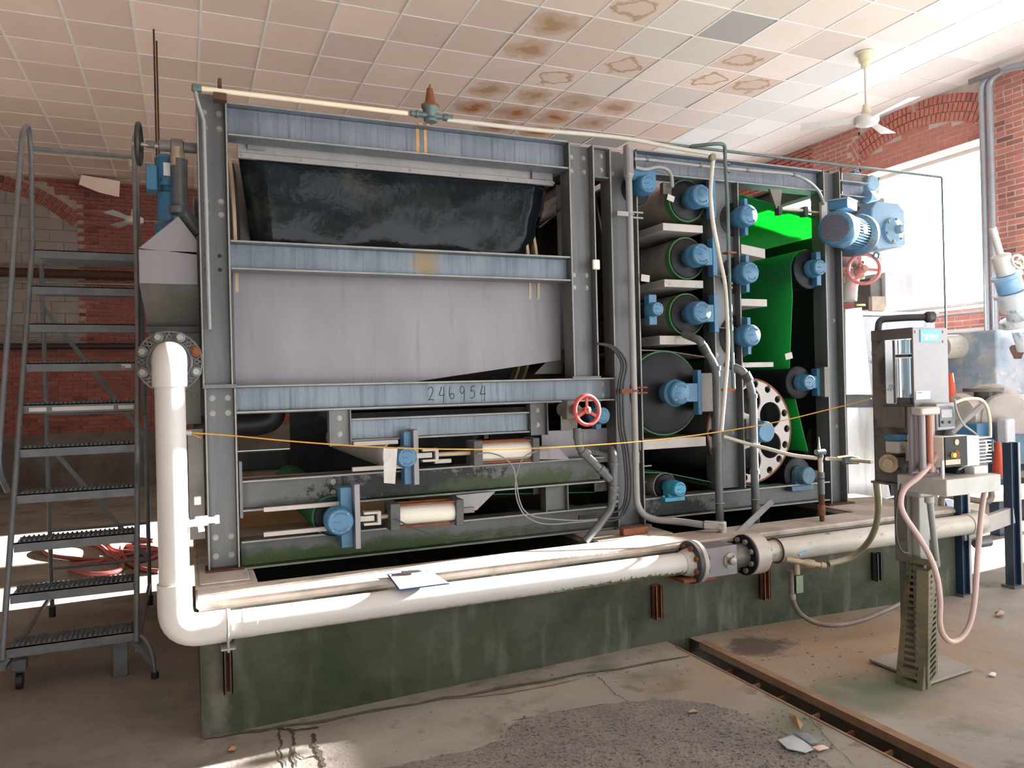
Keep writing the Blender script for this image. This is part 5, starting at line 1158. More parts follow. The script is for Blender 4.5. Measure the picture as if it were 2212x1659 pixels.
MB().lathe((Xm+.004, 4.62, zz[3]), (0,0,1), [(0,.055),(.02,.06),(zz[2]-zz[3]-.01,.055),(zz[2]-zz[3],.035),(zz[1]-zz[3]+.01,.035)], 24).build('gear_neck', BLUE, mv)
MB().lathe((Xm-.005, 4.62, zz[4]-.08), (0,0,1), [(0,.055),(zz[3]-zz[4]+.06,.066),(zz[3]-zz[4]+.08,.05)], 24).build('mounting_foot', BLUED, mv)
a = at(315, 357, Y=4.55); b = at(340, 412, Y=4.55); MB().box((a.x, 4.53, b.z), (b.x, 4.64, a.z)).build('switch_box', BLUE, mv, bevel=.004)
a = at(358, 362, Y=4.54); MB().box((a.x-.012, 4.548, a.z-.04), (a.x+.022, 4.558, a.z+.03)).build('rating_plate', WHITE, mv)
gp = tag(MB().tube(bend([at(388,345,Y=4.48), at(388,452,Y=4.48), at(430,505,Y=4.48)], .08, 6), .040, 18).build('grey_vent_pipe', GPVC), 'grey plastic pipe standing right of the blue mixer motor', 'pipe')
gp2 = tag(MB().lathe(at(385,448,Y=4.47), (.0,0,-1), [(0,.046),(.035,.046)], 18).build('pipe_coupling', GPVC), 'grey coupling ring on the pipe beside the mixer motor', 'coupling')
hv_ = thing('black_handwheel_valve', (-.1, 4.5, 2.95), 'horizontal valve with black handwheel seen edge-on at the upper left', 'valve')
c = at(300, 311, Y=4.48); wheel(c, (-1,.05,.02), .115, BLK, 3, hv_, rr=.013)
zc = at(380, 322, Y=4.5).z
MB().cyl(c, (.08, 4.5, zc), .010, n=10).build('valve_stem', BOLT, hv_)
x1_ = at(322, 318, Y=4.5).x; MB().lathe((x1_-.015, 4.49, zc+.01), (1,0,-.0), [(0,.018),(.04,.022),(.045,.012),(.06,.012),(.065,.03),(.12,.03),(.125,.042),(.18,.042),(.185,.028),(.25,.028)], 20).build('valve_body', SSD, hv_)
MB().cyl((at(383,330,Y=4.48).x, 4.48, zc), (at(383,345,Y=4.48).x, 4.48, zc-.10), .036, n=16).build('valve_outlet', BRONZE, hv_)
# ================================================================== YELLOW ROPE AND TAPE
ry = thing('yellow_rope', (1.5, 3.9, 1.2), 'thin yellow cord stretched across the front of the press', 'rope')
pts = [at(x, y, Y=yy) for x, y, yy in [(412,935,4.26),(500,941,4.24),(640,954,4.12),(800,965,4.05),(950,970,4.02),(1100,970,4.0),(1260,963,3.98),(1450,947,3.95),(1650,917,3.88),(1800,882,3.72),(1882,861,3.52)]]
MB().tube(spl(pts, 6), .0038, 6).build('cord', YEL, ry); MB().cyl(at(398,934,Y=4.26), at(414,936,Y=4.26), .014, n=10).build('cord_anchor', PANW, ry)
tag(MB().tube([at(416,940,Y=4.24), at(434,946,Y=4.22)], .003, 6).build('cord_end', YEL, ry), '', 'x') if False else MB().tube([at(416,939,Y=4.25), at(434,946,Y=4.23)], .0032, 6).build('cord_end', YEL, ry)
q = [at(x, y, Y=4.035) for x, y in [(828,968),(858,969),(853,1045),(829,1043)]]
m = MB(); m.prism([V(p.x, 4.03, p.z) for p in q], (0,.0015,0)); tag(m.build('grey_tape_strip', mat('grey_tape', (.42,.40,.39), (.52,.50,.48), 20, rough=.6)), 'strip of grey tape hanging from the yellow cord', 'tape')
p = at(427, 1082, Y=4.2); tag(MB().box((p.x-.018, 4.2, p.z-.022), (p.x+.016, 4.225, p.z+.022)).build('white_cap', WHITE, bevel=.004), 'small white box-shaped plastic cap on the left side of the press above the white cock', 'box')  # plain white plastic cap, modelled as a small box
# ================================================================== ROLLING STEP LADDER
LAD = mat('ladder_grey_paint', (.12,.13,.145), (.18,.19,.21), 10, .3, .7, .45, .2, .1, 60, c3=(.16,.09,.07), s3=20, lo3=.68, hi3=.74)
LADG = mat('ladder_grating', (.12,.13,.14), (.18,.19,.20), 20, .3, .7, .5, .3)
ld = thing('rolling_step_ladder', (-.6, 5.2, 0), 'grey rolling step ladder with ten serrated grating steps at the left', 'ladder')
LX0, LX1 = -.915, -.285
def ly(z): return 4.74 + .122*(z/.254 - 1)
def lx(z): return LX0 + .0
for k in range(1, 11):
    z = .254*k; y = ly(z); dep = .20 if k < 10 else .35
    st = MB().box((LX0+.015, y, z-.052), (LX1-.015, y+.006, z)).box((LX0+.015, y, z-.006), (LX1-.015, y+.02, z)).build('step', LAD, ld)
    m = MB()
    for j in range(6):
        yy = y + .022 + j*(dep-.02)/6; m.box((LX0+.02, yy, z-.035), (LX1-.02, yy+.004, z-.004))
        for i in range(24): x = LX0+.03 + i*.0242; m.hexa([V(x, yy-.002, z-.006), V(x+.015, yy-.002, z-.006), V(x+.015, yy+.007, z-.006), V(x, yy+.007, z-.006), V(x+.004, yy-.002, z+.012), V(x+.011, yy-.002, z+.012), V(x+.011, yy+.007, z+.012), V(x+.004, yy+.007, z+.012)])
    for i in range(12): x = LX0+.03 + i*.0505; m.box((x, y+.01, z-.012), (x+.006, y+dep, z-.006))
    m.build('step_grating', LADG, st, smooth=False, kind='stuff')
    MB().box((LX0+.012, y+dep-.004, z-.045), (LX1-.012, y+dep+.002, z)).build('rear_lip', LAD, st)
    if k == 6:
        for a, b in ((62, 100), (112, 245), (255, 288)):
            p = at(a, 861, Y=y); q = at(b, 861, Y=y); MB().box((p.x, y-.002, z-.042), (q.x, y-.0002, z-.018)).build('warning_label', WHITE, st)
    if k == 7:
        p = at(262, 775, Y=y); q = at(283, 775, Y=y); MB().box((p.x, y-.002, z-.036), (q.x, y-.0002, z-.012)).build('small_label', WHITE, st)
        MB().box((p.x+.002, y-.0028, z-.032), (p.x+.02, y-.0019, z-.024)).build('label_print', RED, st)
for x in (LX0, LX1):
    top = V(x, ly(2.54)+.02, 2.54)
    P_ = [V(x, ly(.20), .20), top, V(x, top.y+.22, 3.34), V(x, top.y+.02, 3.43), V(x, top.y-.28, 3.36), V(x-.015, ly(1.95)-.42, 1.95), V(x-.015, ly(1.2)-.40, 1.2), V(x-.015, ly(1.05)-.10, 1.05)] if x == LX0 else \
         [V(x, ly(.20), .20), top, V(x, top.y+.22, 3.34), V(x, top.y+.02, 3.43), V(x, top.y-.28, 3.36), V(x+.015, ly(1.95)-.3, 1.95), V(x+.015, ly(1.2)-.28, 1.2), V(x+.01, ly(1.05)-.05, 1.05)]
    P_ = P_[:2] + [V(x, top.y+.05, 3.2), V(x, top.y-.03, 3.36), V(x, top.y-.25, 3.24)] + P_[5:]
    MB().tube(bend(P_, .10, 6), .0155, 12).build('side_rail', LAD, ld)
    # rear legs and braces
    yb = ly(2.54)+.38
    MB().tube([V(x, yb-.02, 2.5), V(x, yb+.10, .06)], .0145, 12).build('rear_leg', LAD, ld)
    MB().bar(V(x, ly(.254), .15), V(x, yb+.08, .16), .02, .02).build('base_rail', LAD, ld)
    MB().cyl((x, yb+.10, .0), (x, yb+.10, .07), .022, n=12).build('rubber_foot', BLK, ld)
MB().tube([(LX0, ly(2.54)+.06, 3.22), (LX1, ly(2.54)+.06, 3.22)], .0145, 12).build('guard_rail', LAD, ld)
MB().tube([(LX0, ly(2.54)+.05, 2.95), (LX1, ly(2.54)+.05, 2.95)], .010, 12).build('guard_rail', LAD, ld) if False else None
for (xa, za, xb, zb_) in ((LX0, 2.2, LX1, 1.25), (LX0, 1.25, LX1, .35)):
    ya = ly(2.54)+.37; MB().bar((xa, ya+.02, za), (xb, ya+.06, zb_), .006, .030).build('cross_brace', LAD, ld)
for z in (.35, .62, 1.45): MB().tube([(LX0, ly(2.54)+.45-z*.05, z), (LX1, ly(2.54)+.45-z*.05, z)], .011, 10).build('rear_rung', LAD, ld)
MB().box((LX0, ly(.254)+.20, .14), (LX1, ly(.254)+.24, .165)).build('base_rail', LAD, ld)
# curved front feet
for x, s in ((LX1, 1), (LX0, -1)):
    y0 = ly(.25); 
    MB().tube(spl([(x-.03*s, y0+.02, .225), (x+.03*s, y0-.0, .215), (x+.075*s, y0-.04, .14), (x+.09*s, y0-.06, .03)], 5), .013, 10).build('front_foot', LAD, ld)
    MB().bar((x-.02*s, y0+.01, .20), (x+.08*s, y0-.05, .08), .006, .03).build('foot_gusset', LAD, ld)
    MB().cyl((x+.09*s, y0-.06, 0), (x+.09*s, y0-.06, .035), .020, n=14).build('rubber_foot', BLK, ld)
for px_, nm in ((40, 1490), (262, 1462)):
    p = at(px_, nm, Z=0)
    if px_ == 40:
        g = MB().box((p.x-.03, p.y-.01, .10), (p.x+.04, p.y+.05, .16)).build('caster_fork', LAD, ld, bevel=.004)
        MB().cyl((p.x-.012, p.y+.02, .042), (p.x+.018, p.y+.02, .042), .042, n=20).build('caster_wheel', BLK, g)
        MB().box((p.x-.016, p.y+.0, .04), (p.x-.012, p.y+.04, .11)).build('fork_side', LAD, g)
    else: MB().box((p.x-.04, p.y, .0), (p.x+.035, p.y+.03, .20)).build('rubber_foot', LAD, ld, bevel=.003)

# ================================================================== RED HOSE COIL ON THE FLOOR
rh = thing('red_hose', (-1.6, 7.5, 0), 'red rubber hose lying in loose loops on the floor behind the ladder', 'hose')
pts = [(333,1168),(300,1165),(260,1168),(238,1178),(250,1190),(300,1196),(338,1200),(300,1212),(235,1212),(170,1208),(110,1200),(97,1188),(130,1176),(180,1174),(215,1180),(235,1200),(262,1222),(255,1235),(200,1242),(155,1238),(160,1226),(210,1215),(270,1203),(330,1196),(338,1186),(300,1180),(262,1183),(275,1215),(310,1230),(345,1235)]
P_ = []
for k, (x, y) in enumerate(pts): p = at(x, y, Z=.02); P_.append(V(p.x, p.y, .022 + .03*(math.sin(k*1.7)*.5+.5)*(1 if 14 < k < 24 else 0)))
MB().tube(spl(P_, 8), .021, 10).build('hose_loops', REDH, rh)

# ================================================================== POLYMER BLENDING UNIT
pu = thing('polymer_blending_unit', (3.2, 2.7, .05), 'grimy stainless blending unit cabinet with clear tubes on a short post', 'control unit')
CYF = 2.62; c0 = at(1970, 708, Y=CYF); UX = c0.x; bk = at(1882, 716, X=UX).y; zt = c0.z; zb = at(1885, 1037, X=UX).z; xr = at(2045, 709, Y=CYF).x
zmid = at(1925, 872, X=UX).z; ys = at(1912, 800, X=UX).y
CAB = mat('grimy_cabinet_steel', (.10,.09,.085), (.18,.165,.155), 5, .35, .7, .4, .4, .1, 30, c3=(.05,.045,.04), s3=6, lo3=.5, hi3=.62)
CABL = mat('light_cabinet_steel', (.27,.26,.27), (.31,.30,.31), 5, .3, .7, .45, .1, 0)
MB().box((UX, CYF-.004, zmid-.17), (xr, CYF+.0, zt)).build('front_panel', CABL, pu, bevel=.002)
MB().box((UX, ys, zb), (UX+.004, bk, zt)).build('side_panel', CAB, pu)
MB().box((UX, CYF, zb), (UX+.004, ys, zmid)).build('lower_side_panel', CAB, pu)
MB().box((UX-.002, CYF, zt-.05), (UX+.004, bk, zt+.002)).build('top_rail', mat('dark_rail', (.06,.055,.055), (.10,.09,.09), 8), pu)
MB().box((UX, CYF, zt-.004), (xr, bk, zt)).build('top_plate', CAB, pu); MB().box((UX+.0, bk-.004, zb), (xr, bk, zmid)).build('back_panel', CAB, pu)
MB().box((UX-.02, CYF-.08, zb-.012), (xr+.06, bk+.01, zb)).build('shelf', CAB, pu, bevel=.002)
CLR = bpy.data.materials.new('clear_acrylic'); CLR.use_nodes = True; b_ = nodes(CLR)[2]; b_.inputs['Base Color'].default_value = (.62,.82,.95,1); b_.inputs['Transmission Weight'].default_value = .75; b_.inputs['Roughness'].default_value = .06; b_.inputs['IOR'].default_value = 1.25
yc = (CYF + ys)/2 + .0; xt = UX + .055
for za, zb2, nm in ((at(1940,765,X=xt).z, zt-.055, 'clear_tube'), (zmid+.02, at(1940,775,X=xt).z, 'clear_tube')):
    MB().lathe((xt, yc, za), (0,0,1), [(0,.042),(zb2-za,.042)], 28).build(nm, CLR, pu)
MB().lathe((xt, yc, at(1940,772,X=xt).z), (0,0,1), [(0,.050),(.012,.050)], 28).build('tube_clamp', DARKM, pu)
MB().lathe((xt, yc, zmid-.07), (0,0,1), [(0,.046),(.09,.050),(.10,.048)], 28).build('tube_base', GPVC, pu)
MB().cyl((xt+.02, ys+.01, zmid), (xt+.02, ys+.01, zt-.05), .006, n=8).build('tie_rod', BOLT, pu); MB().cyl((xt-.04, CYF+.01, zmid), (xt-.04, CYF+.01, zt-.05), .006, n=8).build('tie_rod', BOLT, pu)
# blue sign with the maker's name
sa = at(1985, 712, Y=CYF); sb = at(2029, 739, Y=CYF)
sg = MB().box((sa.x, CYF-.008, sb.z), (sb.x, CYF-.005, sa.z)).build('blue_nameplate', mat('sign_blue', (.12,.38,.72), None, rough=.4), pu)
wS = sb.x - sa.x
SIGNW = mat('sign_lettering', (.65,.82,.95), None, rough=.5)
text('PolyBlend', (sa.x+wS*.07, CYF-.0085, sa.z-.038), wS*.205, SIGNW, sg, name='sign_lettering', off=.0006)
MB().box((sa.x+wS*.2, CYF-.0085, sb.z+.010), (sa.x+wS*.38, CYF-.008, sb.z+.022)).build('sign_emblem', SIGNW, sg)
MB().box((sa.x+wS*.45, CYF-.0085, sb.z+.013), (sa.x+wS*.85, CYF-.008, sb.z+.018)).build('sign_line', SIGNW, sg)
la = at(1976, 845, Y=CYF); lb = at(2007, 862, Y=CYF)
MB().box((la.x, CYF-.007, lb.z), (lb.x, CYF-.005, la.z)).build('white_label', WHITE, pu)
MB().box((la.x+.008, CYF-.0075, la.z-.010), (la.x+.04, CYF-.007, la.z-.006)).build('label_print', EMB, pu)
bolts(pu, [at(1976,717,Y=CYF)-V(0,.004,0), at(2036,717,Y=CYF)-V(0,.004,0), at(2036,738,Y=CYF)-V(0,.004,0)], r=.006, h=.004)
# black pipe over the cabinet
P_ = [at(1897,716,Y=2.85), at(1899,690,Y=2.85), at(1960,686,Y=2.75), at(2005,685,Y=2.68)]
MB().tube(bend(P_, .03), .017, 14).build('manifold_pipe', DARKM, pu); MB().lathe(P_[3]-V(.02,0,0), (1,-.3,0), [(0,.020),(.01,.028),(.04,.028),(.045,.015)], 16).build('pipe_plug', DARKM, pu)
MB().box(at(1905,893,X=UX-.06)+V(0,-.0,0), at(1952,925,X=UX-.05)).build('junction_cover', SSD, pu) if False else None
p = at(1906, 878, X=UX-.012); q = at(1953, 925, X=UX-.012); MB().box((UX-.012, q.y, q.z), (UX-.001, p.y, p.z)).build('access_cover', SSD, pu, bevel=.002)
# small pump and fittings inside the lower cabinet
p = at(1935, 965, X=UX-.04); MB().obox(p, (.06,.075,.06)).build('solenoid_valve', PANW, pu, bevel=.006); MB().obox(p+V(0,0,.045), (.062,.08,.03)).build('solenoid_cap', BLUE, pu, bevel=.005)
p = at(1922, 1000, X=UX-.04); MB().lathe(p, (-1,-.6,0), [(-.02,.045),(.03,.045),(.032,.025),(.05,.025)], 18).build('brass_pump_head', BRONZE, pu)
p = at(1952, 1012, X=UX-.03); MB().cyl(p-V(0,0,.03), p+V(0,0,.02), .014, n=12).obox(p+V(.01,.03,.03), (.05,.09,.05)).build('fitting_block', DARKM, pu)
p = at(1960, 968, X=UX-.04); MB().cyl(p, p+V(0,.10,0), .010, n=10).cyl(p-V(0,0,.06), p+V(0,0,.03), .008, n=8).build('pipe_fitting', BOLT, pu)
# rotameters and tubes to the right of the cabinet corner
Yr = 2.50
for x_, M in ((1990, SS), (2007, mat('amber_tube', (.45,.17,.08), (.30,.12,.10), 12, .3, .7, .25))):
    a = at(x_, 885, Y=Yr); b = at(x_+4, 1020, Y=Yr); MB().lathe(V(a.x, Yr, b.z), (0,0,1), [(0,.016),(a.z-b.z,.016)], 16).build('flow_tube', M, pu)
a = at(1978, 880, Y=Yr); b = at(2020, 895, Y=Yr); MB().box((a.x, Yr-.03, b.z), (b.x, Yr+.03, a.z)).build('flow_tube_head', PANW, pu, bevel=.006)
a = at(1966, 880, Y=Yr+.03); b = at(1985, 1022, Y=Yr+.03); MB().box((a.x, Yr+.03, b.z), (b.x+.0, Yr+.045, a.z)).build('meter_bracket', SS, pu)
a = at(2003, 885, Y=Yr+.03); b = at(2014, 1020, Y=Yr+.03); MB().box((b.x, Yr+.02, b.z), (b.x+.012, Yr+.05, a.z)).build('meter_bracket', SS, pu)
# display box
a = at(2023, 871, Y=2.52); b = at(2064, 928, Y=2.52); dpb = MB().box((a.x, 2.52, b.z), (b.x, 2.60, a.z)).build('display_box', CABL, pu, bevel=.004)
a = at(2029, 879, Y=2.515); b = at(2061, 921, Y=2.515); MB().box((a.x, 2.513, b.z), (b.x, 2.5195, a.z)).build('display_panel', GPVC, dpb)
a = at(2033, 885, Y=2.512); b = at(2057, 901, Y=2.512); MB().box((a.x, 2.511, b.z), (b.x, 2.5128, a.z)).build('display_screen', CABL, dpb)
for x_ in (2037, 2052): MB().lathe(at(x_, 912, Y=2.512), (0,-1,0), [(0,.007),(.006,.006)], 12).build('button', DARKM, dpb)
a = at(2010, 925, Y=2.56); b = at(2065, 950, Y=2.56); MB().box((a.x, 2.56, b.z), (b.x, 2.60, a.z)).build('mount_plate', CABL, pu)
MB().tube([at(2047, 942, Y=2.50), at(2085, 905, Y=2.60), at(2125, 872, Y=2.75)], .016, 12).build('grimy_tube', SSD, pu); MB().cyl(at(2047,942,Y=2.50)-V(.01,0,.01), at(2047,942,Y=2.50)+V(.01,0,.015), .024, n=12).build('tube_cap', DARKM, pu)
# post and junction box
PX = at(1978, 1100, Y=2.78).x
MB().box((PX-.06, 2.78, .62), (PX-.025, 2.86, zb-.012)).build('post_side', SSD, pu, bevel=.003)
MB().box((PX-.025, 2.74, .62), (PX+.045, 2.86, zb-.012)).build('post', mat('pale_post', (.30,.29,.28), (.36,.35,.34), 6, rough=.5), pu, bevel=.004)
MB().box((PX-.055, 2.76, .072), (PX+.04, 2.84, .62)).build('post_foot', SSD, pu)
a = at(1978, 1020, Y=2.62); b = at(2020, 1070, Y=2.62); MB().box((a.x, 2.60, b.z), (b.x, 2.70, a.z)).build('junction_box', CABL, pu, bevel=.006)
MB().lathe(at(2007,1072,Y=2.65), (0,0,-1), [(0,.022),(.03,.022),(.035,.016)], 14).build('cable_gland', PANW, pu)
MB().tube([at(2008,1080,Y=2.65), at(2015,1140,Y=2.66), at(2024,1222,Y=2.70)], .015, 12).build('grey_flex_conduit', CONDUIT, pu)
# slotted drain grates stood on end round the post
SLT = mat('olive_slotted_steel', (.17,.13,.085), (.10,.10,.055), 5, .35, .65, .65, .1, .3, 50, c3=(.06,.075,.03), s3=7, lo3=.5, hi3=.65)
def grate(bl, br, tl, lbl):
    bl, br, tl = Vector(bl), Vector(br), Vector(tl); W_ = (br-bl).length; H_ = (tl-bl).length; x_ = (br-bl)/W_; u_ = (tl-bl) - x_*((tl-bl).dot(x_)); H_ = u_.length; u_.normalize(); n_ = x_.cross(u_); 
    if n_.y > 0 and abs(n_.y) > .5: n_ = -n_
    M4 = Matrix((x_, u_, n_)).transposed().to_4x4(); M4.translation = bl
    n = 19; slots = []
    for k in range(n):
        y = H_*(.045 + .93*k/n); slots.append([(W_*.20, y), (W_*.80, y), (W_*.80, y+.016), (W_*.20, y+.016)])
    dots = [circ(W_*.10, H_*(.06+.93*k/n), .0035, 8) for k in range(n)]
    vs, fs = plate([[(0,0),(W_,0),(W_,H_),(0,H_)]] + slots + dots, .005, M4)
    t = thing('slotted_drain_cover', bl, lbl, 'drain cover')
    MB().add(vs, fs).build('slotted_plate', SLT, t, smooth=False)
    for a in (0, W_): MB().hexa([bl + x_*(a-.003) - n_*.05, bl + x_*(a+.003) - n_*.05, bl + x_*(a+.003), bl + x_*(a-.003), bl + x_*(a-.003) - n_*.05 + u_*H_, bl + x_*(a+.003) - n_*.05 + u_*H_, bl + x_*(a+.003) + u_*H_, bl + x_*(a-.003) + u_*H_]).build('side_flange', SLT, t)
    return t
z_ = .05
bl_ = at(1935, 1477, Z=z_); br_ = at(1991, 1493, Z=z_); tl_ = at(1957, 1201, Y=bl_.y+.05)
grate(bl_, br_, tl_, 'mossy slotted drain cover stood on end, facing the camera below the blending unit')
bl2 = at(2003, 1489, Z=z_); br2 = at(2024, 1461, Z=z_); tl2 = at(2020, 1222, Y=bl2.y+.05)
grate(bl2, br2, tl2, 'rust-edged slotted drain cover stood on end at the right side of the post')
bp_ = [at(1878,1428,Z=.056), at(2004,1480,Z=.056), at(2104,1447,Z=.05), at(1985,1402,Z=.05)]
m, _ = slab(bp_, .012); tag(m.build('steel_base_plate', mat('dusty_plate', (.24,.22,.19), (.32,.29,.26), 6, rough=.6)), 'thin square steel plate on the floor under the slotted covers', 'plate')
# metering pump on its shelf
mp_ = thing('metering_pump', (3.4, 2.5, .95), 'cream metering pump with dark dial panel and finned end on the white shelf', 'pump')
Yp = 2.46; a = at(2038, 943, Y=Yp); b = at(2089, 1006, Y=Yp); xR = at(2152, 990, Y=Yp+.08).x
# dark dial face looks to the left-front; body runs to the right
MB().box((a.x, Yp, b.z), (b.x, Yp+.20, a.z)).build('pump_housing', mat('cream_pump_body', (.62,.60,.54), (.70,.68,.62), 8, rough=.4), mp_, bevel=.006)
MB().box((a.x+.002, Yp-.006, b.z+.002), (b.x-.004, Yp-.0005, a.z-.004)).build('dial_panel', INK, mp_)
k1 = at(2058, 983, Y=Yp-.01); MB().lathe(k1, (0,-1,0), [(0,.013),(.012,.011)], 18).build('stroke_knob', YELP, mp_); MB().lathe(at(2067,982,Y=Yp-.006), (0,-1,0), [(0,.020),(.002,.020)], 20).build('dial_ring', RUST, mp_)
MB().lathe(at(2066, 955, Y=Yp-.006), (0,-1,0), [(0,.014),(.003,.014)], 18).build('dial_ring', BRONZE, mp_); a3 = at(2043, 994, Y=Yp-.008); b3 = at(2075, 1002, Y=Yp-.008); MB().box((a3.x, Yp-.008, b3.z), (b3.x, Yp-.006, a3.z)).build('yellow_label', BRONZE, mp_)
xm = at(2112, 975, Y=Yp+.02).x
MB().box((b.x+.001, Yp+.01, b.z-.005), (xm, Yp+.19, a.z-.008)).build('side_housing', mat('cream_pump_side', (.72,.71,.66), None, rough=.4), mp_, bevel=.003)
for k in range(8):
    zz_ = b.z + .006 + (a.z-b.z-.02)*k/7.5; MB().box((xm+.001, Yp+.015, zz_), (at(2140,975,Y=Yp+.02).x, Yp+.18, zz_+.005)).build('cooling_fin', WHITE, mp_)
MB().box((xm, Yp+.03, b.z), (at(2134,975,Y=Yp+.02).x, Yp+.17, a.z-.015)).build('fin_core', GPVC, mp_)
MB().lathe((at(2138,975,Y=Yp+.02).x, Yp+.09, (a.z+b.z)/2), (1,0,0), [(0,.05),(.02,.05),(.024,.042)], 24).build('round_end_cap', WHITE, mp_)
sh = at(2010, 1036, Y=2.44); s2 = at(2145, 1058, Y=2.44)
a4 = at(2105, 1008, Y=Yp); b4 = at(2135, 1033, Y=Yp); MB().box((a4.x, Yp, b4.z), (b4.x, Yp+.10, a4.z)).build('pump_foot', WHITE, mp_, bevel=.003)
a4 = at(2062, 1012, Y=Yp+.06); b4 = at(2104, 1033, Y=Yp+.06); MB().box((a4.x, Yp+.05, b4.z), (b4.x, Yp+.14, a4.z)).build('pump_base', INK, mp_)
shf = thing('white_pump_shelf', (sh.x, 2.44, s2.z), 'grimy white shelf that carries the metering pump right of the post', 'shelf')
MB().box((sh.x+.05, 2.40, s2.z), (s2.x, 2.66, sh.z)).build('shelf_board', mat('grimy_white', (.34,.33,.32), (.42,.41,.40), 10, rough=.5), shf, bevel=.003)
a = at(2035, 995, Y=2.42); b = at(2042, 1070, Y=2.42); MB().box((a.x, 2.42, b.z), (b.x, 2.43, a.z)).build('angle_strip', PANW, shf)
# hoses
hs = [at(x, y, Y=yy) for x, y, yy in [(2035,965,2.50),(2012,1000,2.50),(1985,1030,2.48),(1955,1055,2.50),(1946,1085,2.50),(1955,1115,2.50),(1985,1160,2.48),(2010,1205,2.46),(2025,1250,2.44),(2031,1300,2.44),(2030,1340,2.44),(2037,1370,2.44),(2055,1386,2.44),(2078,1376,2.44),(2096,1345,2.44),(2106,1290,2.44),(2112,1200,2.44),(2120,1110,2.44),(2127,1058,2.46)]]
tag(MB().tube(spl(hs, 8), .0125, 12).build('pink_hose', PINKH), 'pale pink clear hose drooping in a long loop almost to the floor', 'hose')
hs = [at(x, y, Y=2.60) for x, y in [(1946,1045),(1938,1090),(1935,1140),(1940,1175),(1950,1192),(1965,1196)]]
tag(MB().tube(spl(hs, 6), .0042, 8).build('black_cable', BLK), 'thin black cable hanging in a curve left of the post', 'cable')
hs = [at(x, y, Y=2.50) for x, y in [(2062,862),(2066,885),(2080,915),(2108,938),(2115,955),(2105,980),(2085,1005),(2070,1015)]]
tag(MB().tube(spl(hs, 6), .005, 8).build('grey_cable', CONDUIT), 'grey cable draped over the cream metering pump', 'cable')
hs = [at(x, y, Y=2.62) for x, y in [(2062,870),(2085,862),(2115,862),(2130,875),(2137,900),(2139,925),(2139,945)]]
t = thing('yellowed_hose', (3.8, 2.62, 1.4), 'stiff yellowed hose arching above the metering pump', 'hose')
MB().tube(spl(hs, 6), .008, 10).build('hose', mat('yellowed_clear', (.62,.58,.42), None, rough=.35), t); MB().cyl(hs[-1]-V(0,0,.01), hs[-1]-V(0,0,.07), .015, n=12).build('hose_fitting', DARKM, t)

# ================================================================== CEILING FANS, RODS, WALL CONDUITS
def fan(cx, cy, drop, L_, angs, lbl):
    t = thing('ceiling_fan', (cx, cy, CZ-drop), lbl, 'fan')
    MB().lathe((cx, cy, CZ-.012), (0,0,-1), [(0,.10),(.015,.10),(.03,.075),(.10,.068),(.105,.045),(.17,.045),(.175,.02)], 24).build('canopy', CREAM, t)
    MB().cyl((cx, cy, CZ-.15), (cx, cy, CZ-drop+.20), .012, n=12).build('down_rod', WHITE, t)
    MB().lathe((cx, cy, CZ-drop+.22), (0,0,-1), [(0,.035),(.10,.055),(.13,.055)], 20).build('coupling_cover', CREAM, t)
    MB().lathe((cx, cy, CZ-drop+.10), (0,0,-1), [(0,.10),(.02,.135),(.07,.135),(.10,.12),(.12,.07),(.125,0)], 28, caps=False).build('fan_motor', WHITE, t)
    for a in angs:
        d = V(math.cos(a), math.sin(a), 0); s = V(-d.y, d.x, 0); z0 = CZ-drop+.045
        q = [V(cx,cy,z0)+d*.15-s*.05-V(0,0,.012), V(cx,cy,z0)+d*L_-s*.085-V(0,0,.015), V(cx,cy,z0)+d*L_+s*.085+V(0,0,.015), V(cx,cy,z0)+d*.15+s*.05+V(0,0,.012)]
        m, _ = slab(q, .004); m.build('fan_blade', WHITE, t)
    return t
fc = at(1868, 112, Z=CZ); fh = at(1873, 268, X=fc.x)
print('fan drop', CZ - fh.z)
tips = [at(x, y, Z=fh.z) for x, y in ((1752,267),(1955,212),(1915,278))]
print('tips', [(round((p-V(fc.x,fc.y,fh.z)).length,2), round(math.degrees(math.atan2(p.y-fc.y, p.x-fc.x)))) for p in tips])
a0_ = math.radians(142)
fan(fc.x, fc.y, CZ - fh.z, .70, [a0_ + k*2*PI/3 for k in range(3)], 'white three-bladed ceiling fan on a rod at the right')
fc = at(287, 345, Z=CZ); fh = at(275, 438, Y=fc.y+0)
fan(fc.x+.0, fc.y, 1.0, .65, [math.radians(a) for a in (0, 120, 240)], 'small dim ceiling fan far behind the left ladder rail')
for k, (x, y, yb) in enumerate(((332, 62, 330), (338, 88, 335))):
    c = at(x, y, Z=CZ); tag(MB().cyl(V(c.x, c.y, CZ), V(c.x, c.y, at(x+5, yb, Y=c.y).z-.4), .009, n=8).build('hanging_rod', RUSTD), ('left one of two thin rusty rods hanging from the ceiling', 'right one of two thin rusty rods hanging from the ceiling')[k], 'rod', 'rusty ceiling rods')
CX_ = 8.95
CN = mat('wall_conduit_grey', (.34,.36,.40), (.40,.42,.46), 6, rough=.35, metal=.3)
for k, (x, xt) in enumerate(((2126, 2126), (2143, 2143))):
    a = at(x, 400, X=CX_); zt_ = at(2150, 78 + k*14, X=CX_).z
    tag(MB().tube(bend([(CX_, a.y, 1.35), (CX_, a.y, 5.10 - k*.0), (CX_-.0+.0, a.y-.20, 5.16), (CX_+.0, a.y-1.4, 4.95+k*.0)], .18, 8), .038, 14).build('wall_conduit', CN), ('left one of two tall grey conduits beside the right window', 'right one of two tall grey conduits beside the right window')[k], 'conduit', 'tall conduits beside the right window')
a = at(2095, 178, X=CX_-.05); b = at(2160, 160, X=CX_-.05)
